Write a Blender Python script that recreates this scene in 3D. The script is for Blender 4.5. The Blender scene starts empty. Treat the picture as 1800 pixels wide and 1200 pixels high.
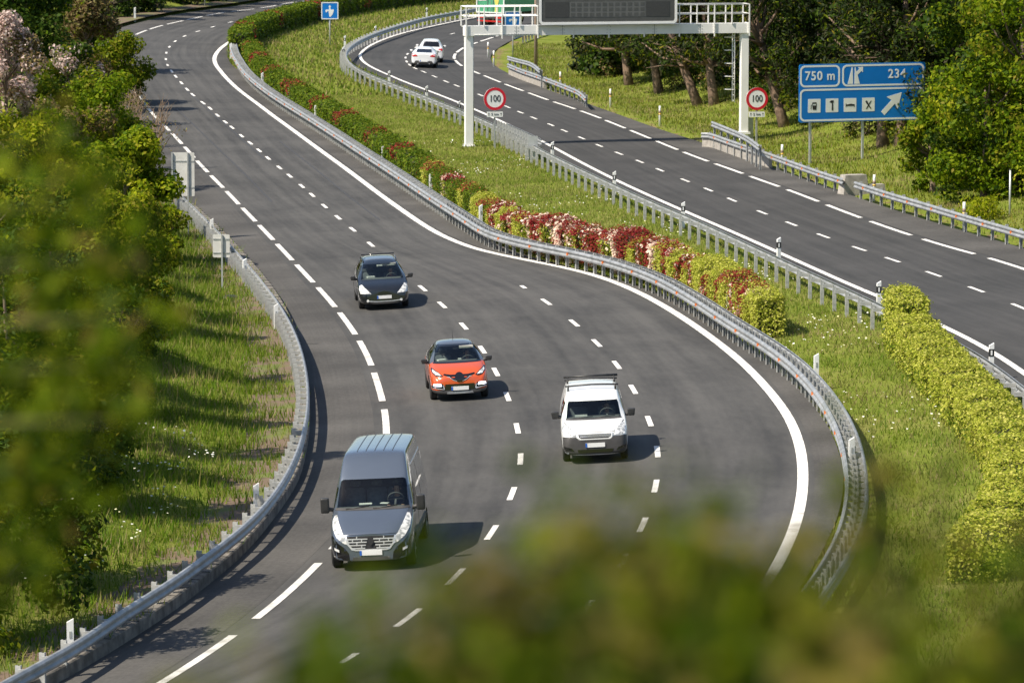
import bpy, bmesh, math, random
import numpy as np
from mathutils import Vector, Matrix, Euler
from mathutils.bvhtree import BVHTree
from mathutils.geometry import tessellate_polygon
R = math.radians
random.seed(7)
SC = bpy.context.scene
COL = SC.collection
UP = Vector((0, 0, 1))

# ------------------------------------------------------------------ camera and ground
CAM_H, F_PX, PITCH = 17.1, 7600.0, math.atan(910 / 7600)
SUN_AZ, SUN_EL = R(30), R(50)

def bank(y):
    return np.interp(y, [0, 150, 200, 255, 290, 420, 600], [.05, .05, .035, 0., -.035, -.035, 0.])

def road_z(x, y):
    return bank(y) * np.clip(x, -30, 40)

def px_ray(px, py):
    u, v = (px - 900) / F_PX, -(py - 600) / F_PX
    c, s = math.cos(PITCH), math.sin(PITCH)
    return np.array([u, c + v * s, -s + v * c])

def P(px, py, dz=0.0):
    """photo pixel -> point on the road surface (raised by dz)"""
    d = px_ray(px, py)
    z = 0.0
    for _ in range(12):
        t = (CAM_H - z - dz) / -d[2]
        z = float(road_z(d[0] * t, d[1] * t))
    return Vector((d[0] * t, d[1] * t, z))

def smooth_curve(pts, step=1.0, passes=3):
    """points (x,y) -> evenly spaced smooth curve (N,2)"""
    p = np.array([(a[0], a[1]) for a in pts], float)
    for _ in range(passes):
        q = [p[0]]
        for a, b in zip(p[:-1], p[1:]):
            q += [a * .75 + b * .25, a * .25 + b * .75]
        q.append(p[-1])
        p = np.array(q)
    s = np.concatenate([[0], np.cumsum(np.hypot(*np.diff(p, axis=0).T))])
    n = max(2, int(s[-1] / step))
    t = np.linspace(0, s[-1], n + 1)
    return np.stack([np.interp(t, s, p[:, 0]), np.interp(t, s, p[:, 1])], 1)

def pcurve(px, dz=0.0, extra=(), step=1.0):
    return smooth_curve([P(a, b, dz) for a, b in px] + [Vector((a, b, 0)) for a, b in extra], step)

def normals2(c):
    t = np.gradient(c, axis=0)
    t /= np.linalg.norm(t, axis=1)[:, None] + 1e-9
    return np.stack([-t[:, 1], t[:, 0]], 1), t          # left-hand normal

def offset(c, d):
    n, _ = normals2(c)
    return c + n * d

def arc(c):
    return np.concatenate([[0], np.cumsum(np.hypot(*np.diff(c, axis=0).T))])

def at_arc(c, s, t):
    return np.array([np.interp(t, s, c[:, 0]), np.interp(t, s, c[:, 1])])

# all curves run from the far end towards the camera
CUT_L = pcurve([(700,-44),(620,-26),(560,-14),(500,-4),(440,7),(400,13),(360,18),(300,27),(240,41),(205,51),(180,65),(170,85),(172,110),(185,145),(205,180),(228,225),(262,285),
    (310,335),(345,370),(378,402),(420,445),(455,485),(487,525),(512,570),(530,620),(541,670),(545,720),(543,770),(530,835),(505,880),(444,960),(383,1015),(300,1078),(220,1130),(133,1183),(30,1238)],
    extra=[(-20,76),(-32,68),(-60,52)])
CUT_R = pcurve([(900,-40),(780,-16),(700,-2),(600,14),(520,30),(460,48),(425,66),(406,85),(400,100),(405,113),(430,133),(500,187),(540,217),(597,253),(640,285),(690,318),(740,348),(790,378),
    (840,410),(900,443),(1000,468),(1083,490),(1200,529),(1283,582),(1343,630),(1407,683),(1447,733),(1470,777),(1484,830),(1481,873),(1472,910),(1450,960),(1415,1020),(1360,1095),(1270,1190)],
    extra=[(-3,77),(-12,69),(-28,58),(-60,38)])
LINE_R1 = pcurve([(900,-30),(780,-6),(640,14),(520,36),(450,54),(413,68),(388,84),(376,100),(378,113),(388,127),(415,155),(460,188),(510,225),(560,262),(610,298),(660,336),(710,372),(745,396),(780,416),
    (830,436),(880,448),(940,460),(1000,472),(1060,488),(1120,512),(1180,545),(1240,585),(1300,632),(1340,672),(1375,715),(1395,750),(1408,790),(1412,830),(1410,870),(1402,910),(1388,950),
    (1355,1015),(1300,1085),(1220,1160)], extra=[(-3,79.5),(-12,71.5),(-29,60)])
LINE_L1 = pcurve([(620,-15),(540,2),(510,5),(480,11),(450,16),(385,23),(330,35),(280,46),(245,58),(222,70),(210,84),(207,100),(214,125),(232,155),(258,188),(290,222),(320,253),(347,284),(367,305),
    (389,327),(414,353),(440,380),(468,409),(501,444),(534,479),(571,518),(610,565),(645,620),(668,685),(681,745),(676,830),(640,905),(575,975),(498,1050),(400,1125),(285,1200),(180,1258)],
    extra=[(-18,73),(-30,66),(-60,49)])
DASH_A = [(485,23),(442,32),(405,39),(373,48),(346,56),(323,64),(307,73),(297,83),(292,93),(291,104),(294,115),(301,125),(309,135),(319,146),(328,157),(340,168),(355,180),(369,190),(381,202),
    (395,214),(409,225),(423,238),(439,251),(456,265),(472,279),(490,294),(509,309),(529,326),(550,344),(572,364),(596,384),(622,405),(650,428),(695,467),(743,507),(780,538),(816,573),(847,612),
    (872,653),(894,700),(910,751),(918,807),(902,868),(866,937),(805,1012),(715,1090),(600,1165)]
DASH_B = [(916,502),(963,532),(1009,567),(1049,602),(1087,643),(1116,688),(1142,738),(1158,793),(1155,852),(1133,919),(1095,990),(1030,1070),(945,1150)]
DASH_C = [(880,42),(835,50),(793,60),(757,71),(731,83),(716,95),(712,102),(714,108),(720,115),(730,121),(746,127),(764,135),(782,143),(803,151),(846,168),(870,178),(891,188),(915,198),(939,208),
    (967,219),(994,231),(1025,244),(1055,257),(1088,270),(1122,283),(1160,299),(1201,316),(1244,333),(1290,353),(1340,374),(1392,394),(1447,415),(1506,436),(1570,457),(1639,481),(1712,507),(1787,537),(1870,572),(1955,610),(2050,655),(2160,712)]
LINE_R2 = pcurve([(1060,-16),(1000,-2),(945,9),(907,18),(870,25),(829,32),(760,46),(700,60),(655,77),(634,92),(632,103),(650,118),(700,140),(760,162),(830,190),(900,222),(960,252),(1020,285),(1085,318),(1137,342),
    (1200,370),(1300,413),(1400,458),(1500,503),(1600,545),(1650,570),(1700,594),(1750,622),(1800,655),(1900,730),(2000,830)], extra=[(23,92),(32,66),(46,34),(60,4)])
LINE_R3 = pcurve([(1060,14),(980,33),(930,46),(895,57),(867,66),(848,72),(830,78),(815,84),(803,92),(797,100),(801,108),(812,117),(835,127),(865,139),(892,150),(925,162),(960,175),(1000,188),(1040,202),(1080,218),
    (1122,235),(1170,255),(1225,277),(1280,296),(1340,318),(1410,343),(1480,371),(1565,402),(1655,431),(1755,458),(1850,490),(2000,545)], extra=[(35,108),(46,74),(58,40),(72,8)])
CUT_C = offset(LINE_R2, -.9)
CUT_E = pcurve([(1100,16),(1000,42),(930,58),(895,73),(872,87),(860,100),(868,116),(905,135),(960,157),(1030,181),(1100,206),(1170,231),(1240,252),(1300,275),(1400,309),(1500,345),(1600,378),(1700,408),(1800,436),(1950,484),(2100,535)], extra=[(38,112),(48.5,76),(60.5,41),(74.5,9)])
RAIL_1 = pcurve([(409,70),(412,92),(430,122),(470,155),(520,186),(580,223),(640,262),(700,300),(760,340),(820,378),(850,398),(880,411),(950,428),(1020,441),(1090,458),(1160,483),(1220,516),(1290,562),
    (1350,598),(1400,634),(1440,675),(1473,722),(1494,770),(1504,820),(1506,860),(1500,905),(1486,945),(1462,990),(1420,1050)], .75)
RAIL_2 = pcurve([(1000,-18),(945,-6),(880,5),(815,17),(740,30),(680,48),(640,62),(610,78),(599,92),(603,107),(625,122),(680,144),(740,167),(800,191),(860,217),(900,238),(945,263),(1000,290),(1060,318),(1120,346),
    (1200,379),(1300,425),(1400,472),(1480,508),(1560,546),(1650,590),(1720,630),(1800,692),(1900,780),(1990,870)], .85)
RAIL_L = pcurve([(312,343),(340,370),(370,400),(412,446),(452,493),(487,540),(513,592),(527,645),(531,695),(526,740),(512,790),(483,848),(434,907),(367,960),(333,984),(300,1008),(250,1040),(200,1070),(133,1117),(67,1155),(0,1190),(-90,1240)], .80)
xs_of = lambda c: (lambda o: (c[o, 1], c[o, 0]))(np.argsort(c[:, 1]))
_cl, _ce, _cr, _cc = xs_of(CUT_L), xs_of(CUT_E), xs_of(CUT_R), xs_of(CUT_C)
xL = lambda y: np.interp(y, *_cl)
xE = lambda y: np.interp(y, *_ce)
xR = lambda y: np.interp(y, *_cr)
xC = lambda y: np.interp(y, *_cc)

def seg_dist(x, y, c):
    pts = np.stack([x, y], 1)
    out = np.full(len(pts), 1e9)
    cc = c[::2]
    for i in range(0, len(pts), 4000):
        q = pts[i:i + 4000]
        d = ((q[:, None, :] - cc[None]) ** 2).sum(2).min(1)
        out[i:i + 4000] = np.sqrt(d)
    return out

def lump(x, y, f, s):
    return (np.sin(x * f + s) * np.sin(y * f * .83 + s * 1.7) + .5 * np.sin(x * f * 2.3 + y * f * 1.1 + s * 3) + .4 * np.sin(x * f * 1.1 - y * f * 2.7 + s)) / 1.9

def terrain_z(x, y):
    x = np.atleast_1d(np.asarray(x, float)); y = np.atleast_1d(np.asarray(y, float))
    z = road_z(x, y) - .03
    dl, de = seg_dist(x, y, CUT_L), seg_dist(x, y, CUT_E)
    dr, dc = seg_dist(x, y, CUT_R), seg_dist(x, y, CUT_C)
    left = x < xL(y); right = x > xE(y)
    onroad = ((x >= xL(y)) & (x <= xR(y))) | ((x >= xC(y)) & (x <= xE(y)))
    med = ~left & ~right & ~onroad
    near = np.clip((330 - y) / 60, 0, 1)
    z = z + np.where(left, near * .27 * np.clip((dl - 1.3) / .5, 0, 1) + np.clip(dl - 3, 0, 14) * .11 + np.clip(dl - 17, 0, 60) * .05 + np.clip((dl - 1.8) / 2.5, 0, 1) * .42 * (1 + lump(x, y, .75, 1.0)), 0)
    z = z + np.where(right, np.clip((de - 3.5) / 6, 0, 1) * np.clip(de - 3.5, 0, 26) * .2 + np.clip((de - 1) / 4, 0, 1) * .1 * lump(x, y, .7, 2.), 0)
    dm = np.minimum(dr, dc)
    z = z + np.where(med, np.clip(dm / 2.5, 0, 1) * (.08 + .06 * lump(x, y, .8, 4.)), 0)
    z = z - np.where(onroad, .25 * np.clip(np.minimum(np.minimum(dl, dr), np.minimum(dc, de)) / 1.0, 0, 1), 0)
    hill = np.clip(15.35 - .2 * y, 0, 17) 
    clear = np.clip((np.minimum(np.minimum(dl, dr), np.minimum(dc, de)) - 2) / 9, 0, 1) * ~onroad
    z = z + np.where(y < 80, hill * clear * clear * (3 - 2 * clear), 0)
    return z

def tz(x, y):
    return float(terrain_z([x], [y])[0])

def T(px, py):
    """photo pixel -> point on the terrain"""
    d = px_ray(px, py)
    z = 0.0
    for _ in range(14):
        t = (CAM_H - z) / -d[2]
        z = .5 * z + .5 * tz(d[0] * t, d[1] * t)
    return Vector((d[0] * t, d[1] * t, tz(d[0] * t, d[1] * t)))

# ------------------------------------------------------------------ materials
def mat(name, c, rough=.6, metal=0., c2=None, scale=3., bump=0., bscale=40., coat=0., spec=.5, detail=4., emit=None, coords='Object', lo=.35, hi=.65):
    m = bpy.data.materials.new(name); m.use_nodes = True
    nt = m.node_tree; b = nt.nodes['Principled BSDF']
    b.inputs['Base Color'].default_value = (*c, 1); b.inputs['Roughness'].default_value = rough
    b.inputs['Metallic'].default_value = metal; b.inputs['Coat Weight'].default_value = coat
    b.inputs['Coat Roughness'].default_value = .03; b.inputs['Specular IOR Level'].default_value = spec
    tc = nt.nodes.new('ShaderNodeTexCoord')
    if c2 is not None:
        n = nt.nodes.new('ShaderNodeTexNoise'); n.inputs['Scale'].default_value = scale; n.inputs['Detail'].default_value = detail
        r = nt.nodes.new('ShaderNodeValToRGB')
        r.color_ramp.elements[0].color = (*c, 1); r.color_ramp.elements[1].color = (*c2, 1)
        r.color_ramp.elements[0].position = lo; r.color_ramp.elements[1].position = hi
        nt.links.new(tc.outputs[coords], n.inputs['Vector']); nt.links.new(n.outputs['Fac'], r.inputs['Fac'])
        nt.links.new(r.outputs['Color'], b.inputs['Base Color'])
    if bump:
        n = nt.nodes.new('ShaderNodeTexNoise'); n.inputs['Scale'].default_value = bscale; n.inputs['Detail'].default_value = 3
        k = nt.nodes.new('ShaderNodeBump'); k.inputs['Strength'].default_value = bump; k.inputs['Distance'].default_value = .02
        nt.links.new(tc.outputs[coords], n.inputs['Vector']); nt.links.new(n.outputs['Fac'], k.inputs['Height'])
        nt.links.new(k.outputs['Normal'], b.inputs['Normal'])
    if emit:
        b.inputs['Emission Color'].default_value = (*emit[0], 1); b.inputs['Emission Strength'].default_value = emit[1]
    return m

def leaf_mat(name, cols, trans=.35, rough=.5):
    """leaf colours picked at random leaf by leaf"""
    m = bpy.data.materials.new(name); m.use_nodes = True
    nt = m.node_tree; nt.nodes.clear()
    g = nt.nodes.new('ShaderNodeNewGeometry'); r = nt.nodes.new('ShaderNodeValToRGB')
    el = r.color_ramp.elements
    while len(el) < len(cols): el.new(.5)
    for i, c in enumerate(cols):
        el[i].position = i / max(1, len(cols) - 1); el[i].color = (*c, 1)
    nt.links.new(g.outputs['Random Per Island'], r.inputs['Fac'])
    d = nt.nodes.new('ShaderNodeBsdfPrincipled'); d.inputs['Roughness'].default_value = rough; d.inputs['Specular IOR Level'].default_value = .08
    t = nt.nodes.new('ShaderNodeBsdfTranslucent'); mx = nt.nodes.new('ShaderNodeMixShader'); mx.inputs[0].default_value = trans
    o = nt.nodes.new('ShaderNodeOutputMaterial')
    nt.links.new(r.outputs['Color'], d.inputs['Base Color']); nt.links.new(r.outputs['Color'], t.inputs['Color'])
    nt.links.new(d.outputs[0], mx.inputs[1]); nt.links.new(t.outputs[0], mx.inputs[2]); nt.links.new(mx.outputs[0], o.inputs[0])
    return m

def glass_mat(name, tint=(.42, .5, .5)):
    m = bpy.data.materials.new(name); m.use_nodes = True
    nt = m.node_tree; nt.nodes.clear()
    t = nt.nodes.new('ShaderNodeBsdfTransparent'); t.inputs[0].default_value = (*tint, 1)
    g = nt.nodes.new('ShaderNodeBsdfGlossy'); g.inputs['Roughness'].default_value = .02; g.inputs[0].default_value = (1, 1, 1, 1)
    f = nt.nodes.new('ShaderNodeFresnel'); f.inputs['IOR'].default_value = 1.5
    mx = nt.nodes.new('ShaderNodeMixShader'); o = nt.nodes.new('ShaderNodeOutputMaterial')
    nt.links.new(f.outputs[0], mx.inputs[0]); nt.links.new(t.outputs[0], mx.inputs[1]); nt.links.new(g.outputs[0], mx.inputs[2]); nt.links.new(mx.outputs[0], o.inputs[0])
    return m

def asphalt_mat(name, c, c2, tracks=1.):
    m = bpy.data.materials.new(name); m.use_nodes = True
    nt = m.node_tree; N = nt.nodes.new; L = nt.links.new
    b = nt.nodes['Principled BSDF']; b.inputs['Roughness'].default_value = .85; b.inputs['Specular IOR Level'].default_value = .25
    tc = N('ShaderNodeTexCoord')
    n1 = N('ShaderNodeTexNoise'); n1.inputs['Scale'].default_value = .22; n1.inputs['Detail'].default_value = 5
    n2 = N('ShaderNodeTexNoise'); n2.inputs['Scale'].default_value = 9.; n2.inputs['Detail'].default_value = 6; n2.inputs['Roughness'].default_value = .75
    mpu = N('ShaderNodeMapping'); mpu.inputs['Scale'].default_value = (22, .05, 1)
    n3 = N('ShaderNodeTexNoise'); n3.inputs['Scale'].default_value = 1.; n3.inputs['Detail'].default_value = 4
    L(tc.outputs['Object'], n1.inputs['Vector']); L(tc.outputs['Object'], n2.inputs['Vector']); L(tc.outputs['UV'], mpu.inputs[0]); L(mpu.outputs[0], n3.inputs['Vector'])
    r = N('ShaderNodeValToRGB'); r.color_ramp.elements[0].color = (*c, 1); r.color_ramp.elements[1].color = (*c2, 1)
    r.color_ramp.elements[0].position = .43; r.color_ramp.elements[1].position = .66
    mp4 = N('ShaderNodeMapping'); mp4.inputs['Scale'].default_value = (60, .9, 1)
    n4 = N('ShaderNodeTexNoise'); n4.inputs['Scale'].default_value = 1.; n4.inputs['Detail'].default_value = 6; L(tc.outputs['UV'], mp4.inputs[0]); L(mp4.outputs[0], n4.inputs['Vector'])
    a0 = N('ShaderNodeMath'); a0.operation = 'MULTIPLY_ADD'; a0.inputs[1].default_value = .14 * tracks + .02; L(n4.outputs['Fac'], a0.inputs[0])
    a1 = N('ShaderNodeMath'); a1.operation = 'MULTIPLY_ADD'; a1.inputs[1].default_value = .32 + .22 * (1 - tracks)
    a2 = N('ShaderNodeMath'); a2.operation = 'MULTIPLY_ADD'; a2.inputs[1].default_value = .22 + .2 * (1 - tracks)
    a3 = N('ShaderNodeMath'); a3.operation = 'MULTIPLY'; a3.inputs[1].default_value = .42 * tracks + .05 * (1 - tracks)
    L(n3.outputs['Fac'], a3.inputs[0]); L(n2.outputs['Fac'], a2.inputs[0]); L(a3.outputs[0], a2.inputs[2]); L(n1.outputs['Fac'], a1.inputs[0]); L(a2.outputs[0], a1.inputs[2])
    L(a1.outputs[0], a0.inputs[2]); L(a0.outputs[0], r.inputs['Fac']); L(r.outputs[0], b.inputs['Base Color'])
    k = N('ShaderNodeBump'); k.inputs['Strength'].default_value = .35; k.inputs['Distance'].default_value = .01
    L(n2.outputs['Fac'], k.inputs['Height']); L(k.outputs[0], b.inputs['Normal'])
    return m

M = dict(
    asphalt=asphalt_mat('asphalt', (.043, .0425, .0415), (.090, .087, .082)),
    asphalt_far=asphalt_mat('asphalt far', (.038, .038, .037), (.066, .064, .062)),
    shoulder=asphalt_mat('shoulder asphalt', (.054, .0515, .048), (.112, .106, .098), .15),
    paint=mat('road paint', (.50, .48, .45), .7, c2=(.80, .78, .73), scale=1.8, bump=.2, lo=.3, hi=.5, detail=8),
    paint_old=mat('worn road paint', (.42, .41, .38), .8, c2=(.74, .72, .68), scale=2.2, bump=.2, lo=.3, hi=.6),
    soil=mat('soil', (.13, .085, .055), .95, c2=(.27, .185, .125), scale=2.0, bump=.5, bscale=12),
    tar_shadow=mat('road joint and painted shadow', (.02, .02, .02), .7),  # also colours the painted gantry shadow on the far carriageway
    zinc=mat('galvanised steel', (.27, .285, .29), .45, .35, c2=(.42, .43, .44), scale=2.5, bump=.05),
    zinc_dull=mat('dull galvanised steel', (.33, .34, .335), .6, .2, c2=(.50, .50, .48), scale=6),
    conc=mat('concrete', (.27, .25, .22), .9, c2=(.40, .37, .33), scale=4, bump=.4, bscale=30),
    conc_dark=mat('stained concrete', (.10, .092, .08), .9, c2=(.24, .215, .185), scale=3, bump=.4, bscale=25),
    stone=mat('stone', (.26, .24, .21), .9, c2=(.42, .39, .35), scale=8, bump=.5, bscale=20),
    amber=mat('amber reflector', (.8, .2, .03), .3, coat=.5),
    white=mat('white plastic', (.78, .78, .76), .4, c2=(.84, .84, .82), scale=6),
    black=mat('black plastic', (.018, .018, .019), .45, c2=(.03, .03, .03), scale=5),
    yellow=mat('yellow reflector', (.75, .42, .03), .35),
    gantry=mat('white painted steel', (.86, .85, .82), .5, c2=(.80, .785, .75), scale=1.3),
    signback=mat('sign back', (.62, .61, .58), .55, .1, c2=(.54, .53, .5), scale=3),
    pole=mat('grey pole', (.42, .43, .43), .45, .5, c2=(.52, .53, .53), scale=4),
    rustpole=mat('brown pole', (.22, .16, .12), .7, c2=(.3, .22, .17), scale=5),
    blue=mat('sign blue', (.0, .16, .55), .45, c2=(.0, .19, .62), scale=.8),
    red=mat('sign red', (.62, .012, .03), .45, c2=(.55, .012, .03), scale=2),
    swhite=mat('sign white', (.86, .86, .84), .5, c2=(.8, .8, .78), scale=2),
    sblack=mat('sign black', (.02, .02, .022), .6),
    vms=mat('matrix grey', (.07, .072, .07), .5, c2=(.085, .087, .085), scale=4),
    vms_mid=mat('matrix light grey', (.115, .118, .115), .5, c2=(.13, .133, .13), scale=4),
    vms_side=mat('matrix dark grey', (.045, .046, .047), .5, c2=(.055, .056, .056), scale=9),
    bark=mat('bark', (.10, .07, .05), .95, c2=(.2, .15, .11), scale=5, bump=.6, bscale=14),
    bark_red=mat('pine bark', (.13, .085, .06), .95, c2=(.27, .185, .13), scale=4, bump=.6, bscale=10),
    stem=mat('young stems', (.07, .075, .02), .8, c2=(.12, .11, .04), scale=20),
    twig=mat('dry twigs', (.22, .15, .10), .9, c2=(.33, .24, .16), scale=4),
    core=mat('dark hedge core', (.035, .04, .015), .95, c2=(.06, .06, .025), scale=6),
)
LM = dict(
    grass=leaf_mat('grass blades', [(.11, .165, .018), (.18, .235, .03), (.25, .27, .05), (.32, .30, .10)], .45),
    lush=leaf_mat('lush grass blades', [(.06, .15, .006), (.115, .22, .009), (.18, .28, .013), (.22, .24, .04)], .5),
    dry=leaf_mat('dry stalks', [(.25, .19, .09), (.34, .28, .13), (.2, .18, .06)], .3),
    daisy=leaf_mat('daisies', [(.85, .84, .78), (.8, .8, .7), (.85, .8, .45)], .2),
    bright=leaf_mat('bright green leaves', [(.055, .105, .004), (.11, .185, .005), (.185, .265, .008), (.27, .32, .014)], .5),
    spring=leaf_mat('yellow green leaves', [(.14, .19, .006), (.26, .32, .008), (.38, .41, .014), (.43, .39, .04)], .5),
    olive=leaf_mat('olive leaves', [(.05, .085, .004), (.12, .17, .006), (.21, .25, .010), (.27, .22, .03)], .5),
    dark=leaf_mat('dark leaves', [(.014, .034, .004), (.032, .068, .007), (.055, .10, .010), (.08, .115, .015)], .35),
    pine=leaf_mat('pine needles', [(.010, .018, .006), (.02, .032, .010), (.035, .045, .016), (.055, .05, .025)], .15),
    blossom=leaf_mat('pale blossom', [(.45, .30, .26), (.62, .46, .42), (.72, .6, .55), (.3, .2, .15)], .3),
    brown=leaf_mat('brown catkins', [(.13, .085, .04), (.2, .13, .06), (.12, .13, .03), (.26, .2, .1)], .3),
    hedge=leaf_mat('hedge leaves', [(.24, .28, .025), (.38, .42, .045), (.50, .51, .08), (.60, .56, .15)], .4),
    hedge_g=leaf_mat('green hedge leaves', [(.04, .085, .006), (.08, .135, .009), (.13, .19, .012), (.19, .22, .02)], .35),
    redleaf=leaf_mat('red new leaves', [(.15, .012, .014), (.27, .022, .028), (.36, .05, .045), (.24, .07, .035)], .35),
    cream=leaf_mat('cream flower heads', [(.72, .55, .42), (.8, .68, .55), (.62, .42, .32)], .25),
    fore=leaf_mat('near leaves', [(.035, .045, .004), (.10, .115, .008), (.19, .19, .016), (.28, .21, .05), (.20, .15, .05)], .45),
    fore_g=leaf_mat('near green leaves', [(.012, .026, .002), (.045, .08, .003), (.11, .165, .005), (.21, .24, .012)], .55),
)

# ------------------------------------------------------------------ object helpers
def tag(o, label=None, cat=None, group=None, kind=None):
    if label: o['label'] = label
    if cat: o['category'] = cat
    if group: o['group'] = group
    if kind: o['kind'] = kind
    return o

def empty(name, loc=(0, 0, 0), rot=(0, 0, 0), label=None, cat=None, group=None):
    o = bpy.data.objects.new(name, None); COL.objects.link(o)
    o.location = loc; o.rotation_euler = rot; o.empty_display_size = .3
    return tag(o, label, cat, group)

class MB:
    def __init__(s): s.v = []; s.f = []; s.m = []; s.sm = []
    def add(s, vs, fs, mi=0, smooth=False):
        k = len(s.v); s.v += [tuple(v) for v in vs]
        for f in fs: s.f.append([i + k for i in f]); s.m.append(mi); s.sm.append(smooth)
    def box(s, c, d, rz=0., mi=0, rot=None, taper=1.):
        q = rot.to_matrix() if rot else Matrix.Rotation(rz, 3, 'Z')
        vs = []
        for z in (-1, 1):
            t = taper if z > 0 else 1.
            for x, y in ((-1, -1), (1, -1), (1, 1), (-1, 1)):
                vs.append(Vector(c) + q @ Vector((x * d[0] / 2 * t, y * d[1] / 2 * t, z * d[2] / 2)))
        s.add(vs, [(3, 2, 1, 0), (4, 5, 6, 7), (0, 1, 5, 4), (1, 2, 6, 5), (2, 3, 7, 6), (3, 0, 4, 7)], mi)
    def tube(s, pts, rad, n=8, mi=0, cap=True):
        pts = [Vector(p) for p in pts]
        if not hasattr(rad, '__len__'): rad = [rad] * len(pts)
        vs = []; fs = []
        ref = None
        for i, p in enumerate(pts):
            t = (pts[min(i + 1, len(pts) - 1)] - pts[max(i - 1, 0)])
            t = t.normalized() if t.length > 1e-9 else UP
            if ref is None: ref = Vector((1, 0, 0)) if abs(t.x) < .8 else Vector((0, 1, 0))
            a = t.cross(ref).normalized(); b = t.cross(a).normalized(); ref = -b if False else a.cross(t)
            for j in range(n):
                an = 2 * math.pi * j / n
                vs.append(p + (a * math.cos(an) + b * math.sin(an)) * rad[i])
        for i in range(len(pts) - 1):
            for j in range(n):
                fs.append((i * n + j, i * n + (j + 1) % n, (i + 1) * n + (j + 1) % n, (i + 1) * n + j))
        s.add(vs, fs, mi, True)
        if cap:
            k = len(s.v) - len(vs)
            s.f.append([k + j for j in range(n)][::-1]); s.m.append(mi); s.sm.append(False)
            s.f.append([k + (len(pts) - 1) * n + j for j in range(n)]); s.m.append(mi); s.sm.append(False)
    def prism(s, poly, origin, ux, uy, th, mi=0):
        """2D outline in the plane (ux,uy) at origin, th thick towards ux x uy"""
        n = Vector(ux).cross(Vector(uy)).normalized(); o = Vector(origin); ux = Vector(ux); uy = Vector(uy)
        a = [o + ux * p[0] + uy * p[1] for p in poly]; N = len(poly)
        b = [p + n * th for p in a]
        tris = tessellate_polygon([[Vector((p[0], p[1], 0)) for p in poly]])
        area = sum(poly[i][0] * poly[(i + 1) % N][1] - poly[(i + 1) % N][0] * poly[i][1] for i in range(N))
        fs = []
        for t in tris:
            q = [poly[i] for i in t]
            ar = (q[1][0] - q[0][0]) * (q[2][1] - q[0][1]) - (q[2][0] - q[0][0]) * (q[1][1] - q[0][1])
            t = list(t) if ar > 0 else list(t)[::-1]
            fs.append([i + N for i in t]); fs.append(t[::-1])
        for i in range(N):
            j = (i + 1) % N
            fs.append((i, j, j + N, i + N) if area > 0 else (j, i, i + N, j + N))
        s.add(a + b, fs, mi)
    def sweep(s, prof, c, zfun, flip=False, mi=0, smooth=False, cap=True):
        """closed profile (lateral, height) swept along a plan curve (N,2)"""
        n, _ = normals2(c); K = len(prof); vs = []; fs = []
        for i in range(len(c)):
            z0 = zfun(i)
            for a, b in prof: vs.append((c[i, 0] + n[i, 0] * a, c[i, 1] + n[i, 1] * a, z0 + b))
        for i in range(len(c) - 1):
            for j in range(K):
                fs.append((i * K + j, i * K + (j + 1) % K, (i + 1) * K + (j + 1) % K, (i + 1) * K + j))
        s.add(vs, fs, mi, smooth)
        if cap:
            k = len(s.v) - len(vs)
            s.f.append([k + j for j in range(K)][::-1]); s.m.append(mi); s.sm.append(False)
            s.f.append([k + (len(c) - 1) * K + j for j in range(K)]); s.m.append(mi); s.sm.append(False)
    def mesh(s, name, mats, fix=True):
        me = bpy.data.meshes.new(name); me.from_pydata(s.v, [], s.f)
        for m in (mats if isinstance(mats, (list, tuple)) else [mats]): me.materials.append(m)
        me.polygons.foreach_set('material_index', s.m); me.polygons.foreach_set('use_smooth', s.sm)
        if fix:
            bm = bmesh.new(); bm.from_mesh(me); bmesh.ops.recalc_face_normals(bm, faces=bm.faces); bm.to_mesh(me); bm.free()
        me.update(); return me
    def build(s, name, mats, parent=None, fix=True, loc=None):
        o = bpy.data.objects.new(name, s.mesh(name, mats, fix)); COL.objects.link(o)
        if parent: o.parent = parent
        if loc: o.location = loc
        return o

def link_mesh(name, me, parent=None, loc=None, rot=None):
    o = bpy.data.objects.new(name, me); COL.objects.link(o)
    if parent: o.parent = parent
    if loc is not None: o.location = loc
    if rot is not None: o.rotation_euler = rot
    return o

def raw_mesh(name, V, n_per, mats, mi=None, smooth=False):
    """V: (N*n_per,3) separate polygons"""
    V = np.ascontiguousarray(V, np.float32); nv = len(V); nf = nv // n_per
    me = bpy.data.meshes.new(name)
    me.vertices.add(nv); me.vertices.foreach_set('co', V.ravel())
    me.loops.add(nv); me.loops.foreach_set('vertex_index', np.arange(nv, dtype=np.int32))
    me.polygons.add(nf); me.polygons.foreach_set('loop_start', np.arange(0, nv, n_per, dtype=np.int32))
    for m in mats: me.materials.append(m)
    if mi is not None: me.polygons.foreach_set('material_index', np.asarray(mi, np.int32))
    me.update(calc_edges=True); return me

def unit(a): return a / (np.linalg.norm(a, axis=-1, keepdims=True) + 1e-9)

def leaf_quads(C, out, size, rng, aspect=.55, up=.35, rnd=.9):
    N = len(C)
    n = unit(out * .8 + rng.normal(size=(N, 3)) * rnd * .6 + np.array([0, 0, up]))
    t = unit(np.cross(n, rng.normal(size=(N, 3)))); b = np.cross(n, t)
    s = (size * rng.uniform(.6, 1.25, N))[:, None]
    V = np.stack([C - t * s * .5, C + b * s * aspect * .5 + n * s * .08, C + t * s * .5, C - b * s * aspect * .5 + n * s * .08], 1)
    return V.reshape(-1, 3)
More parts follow.
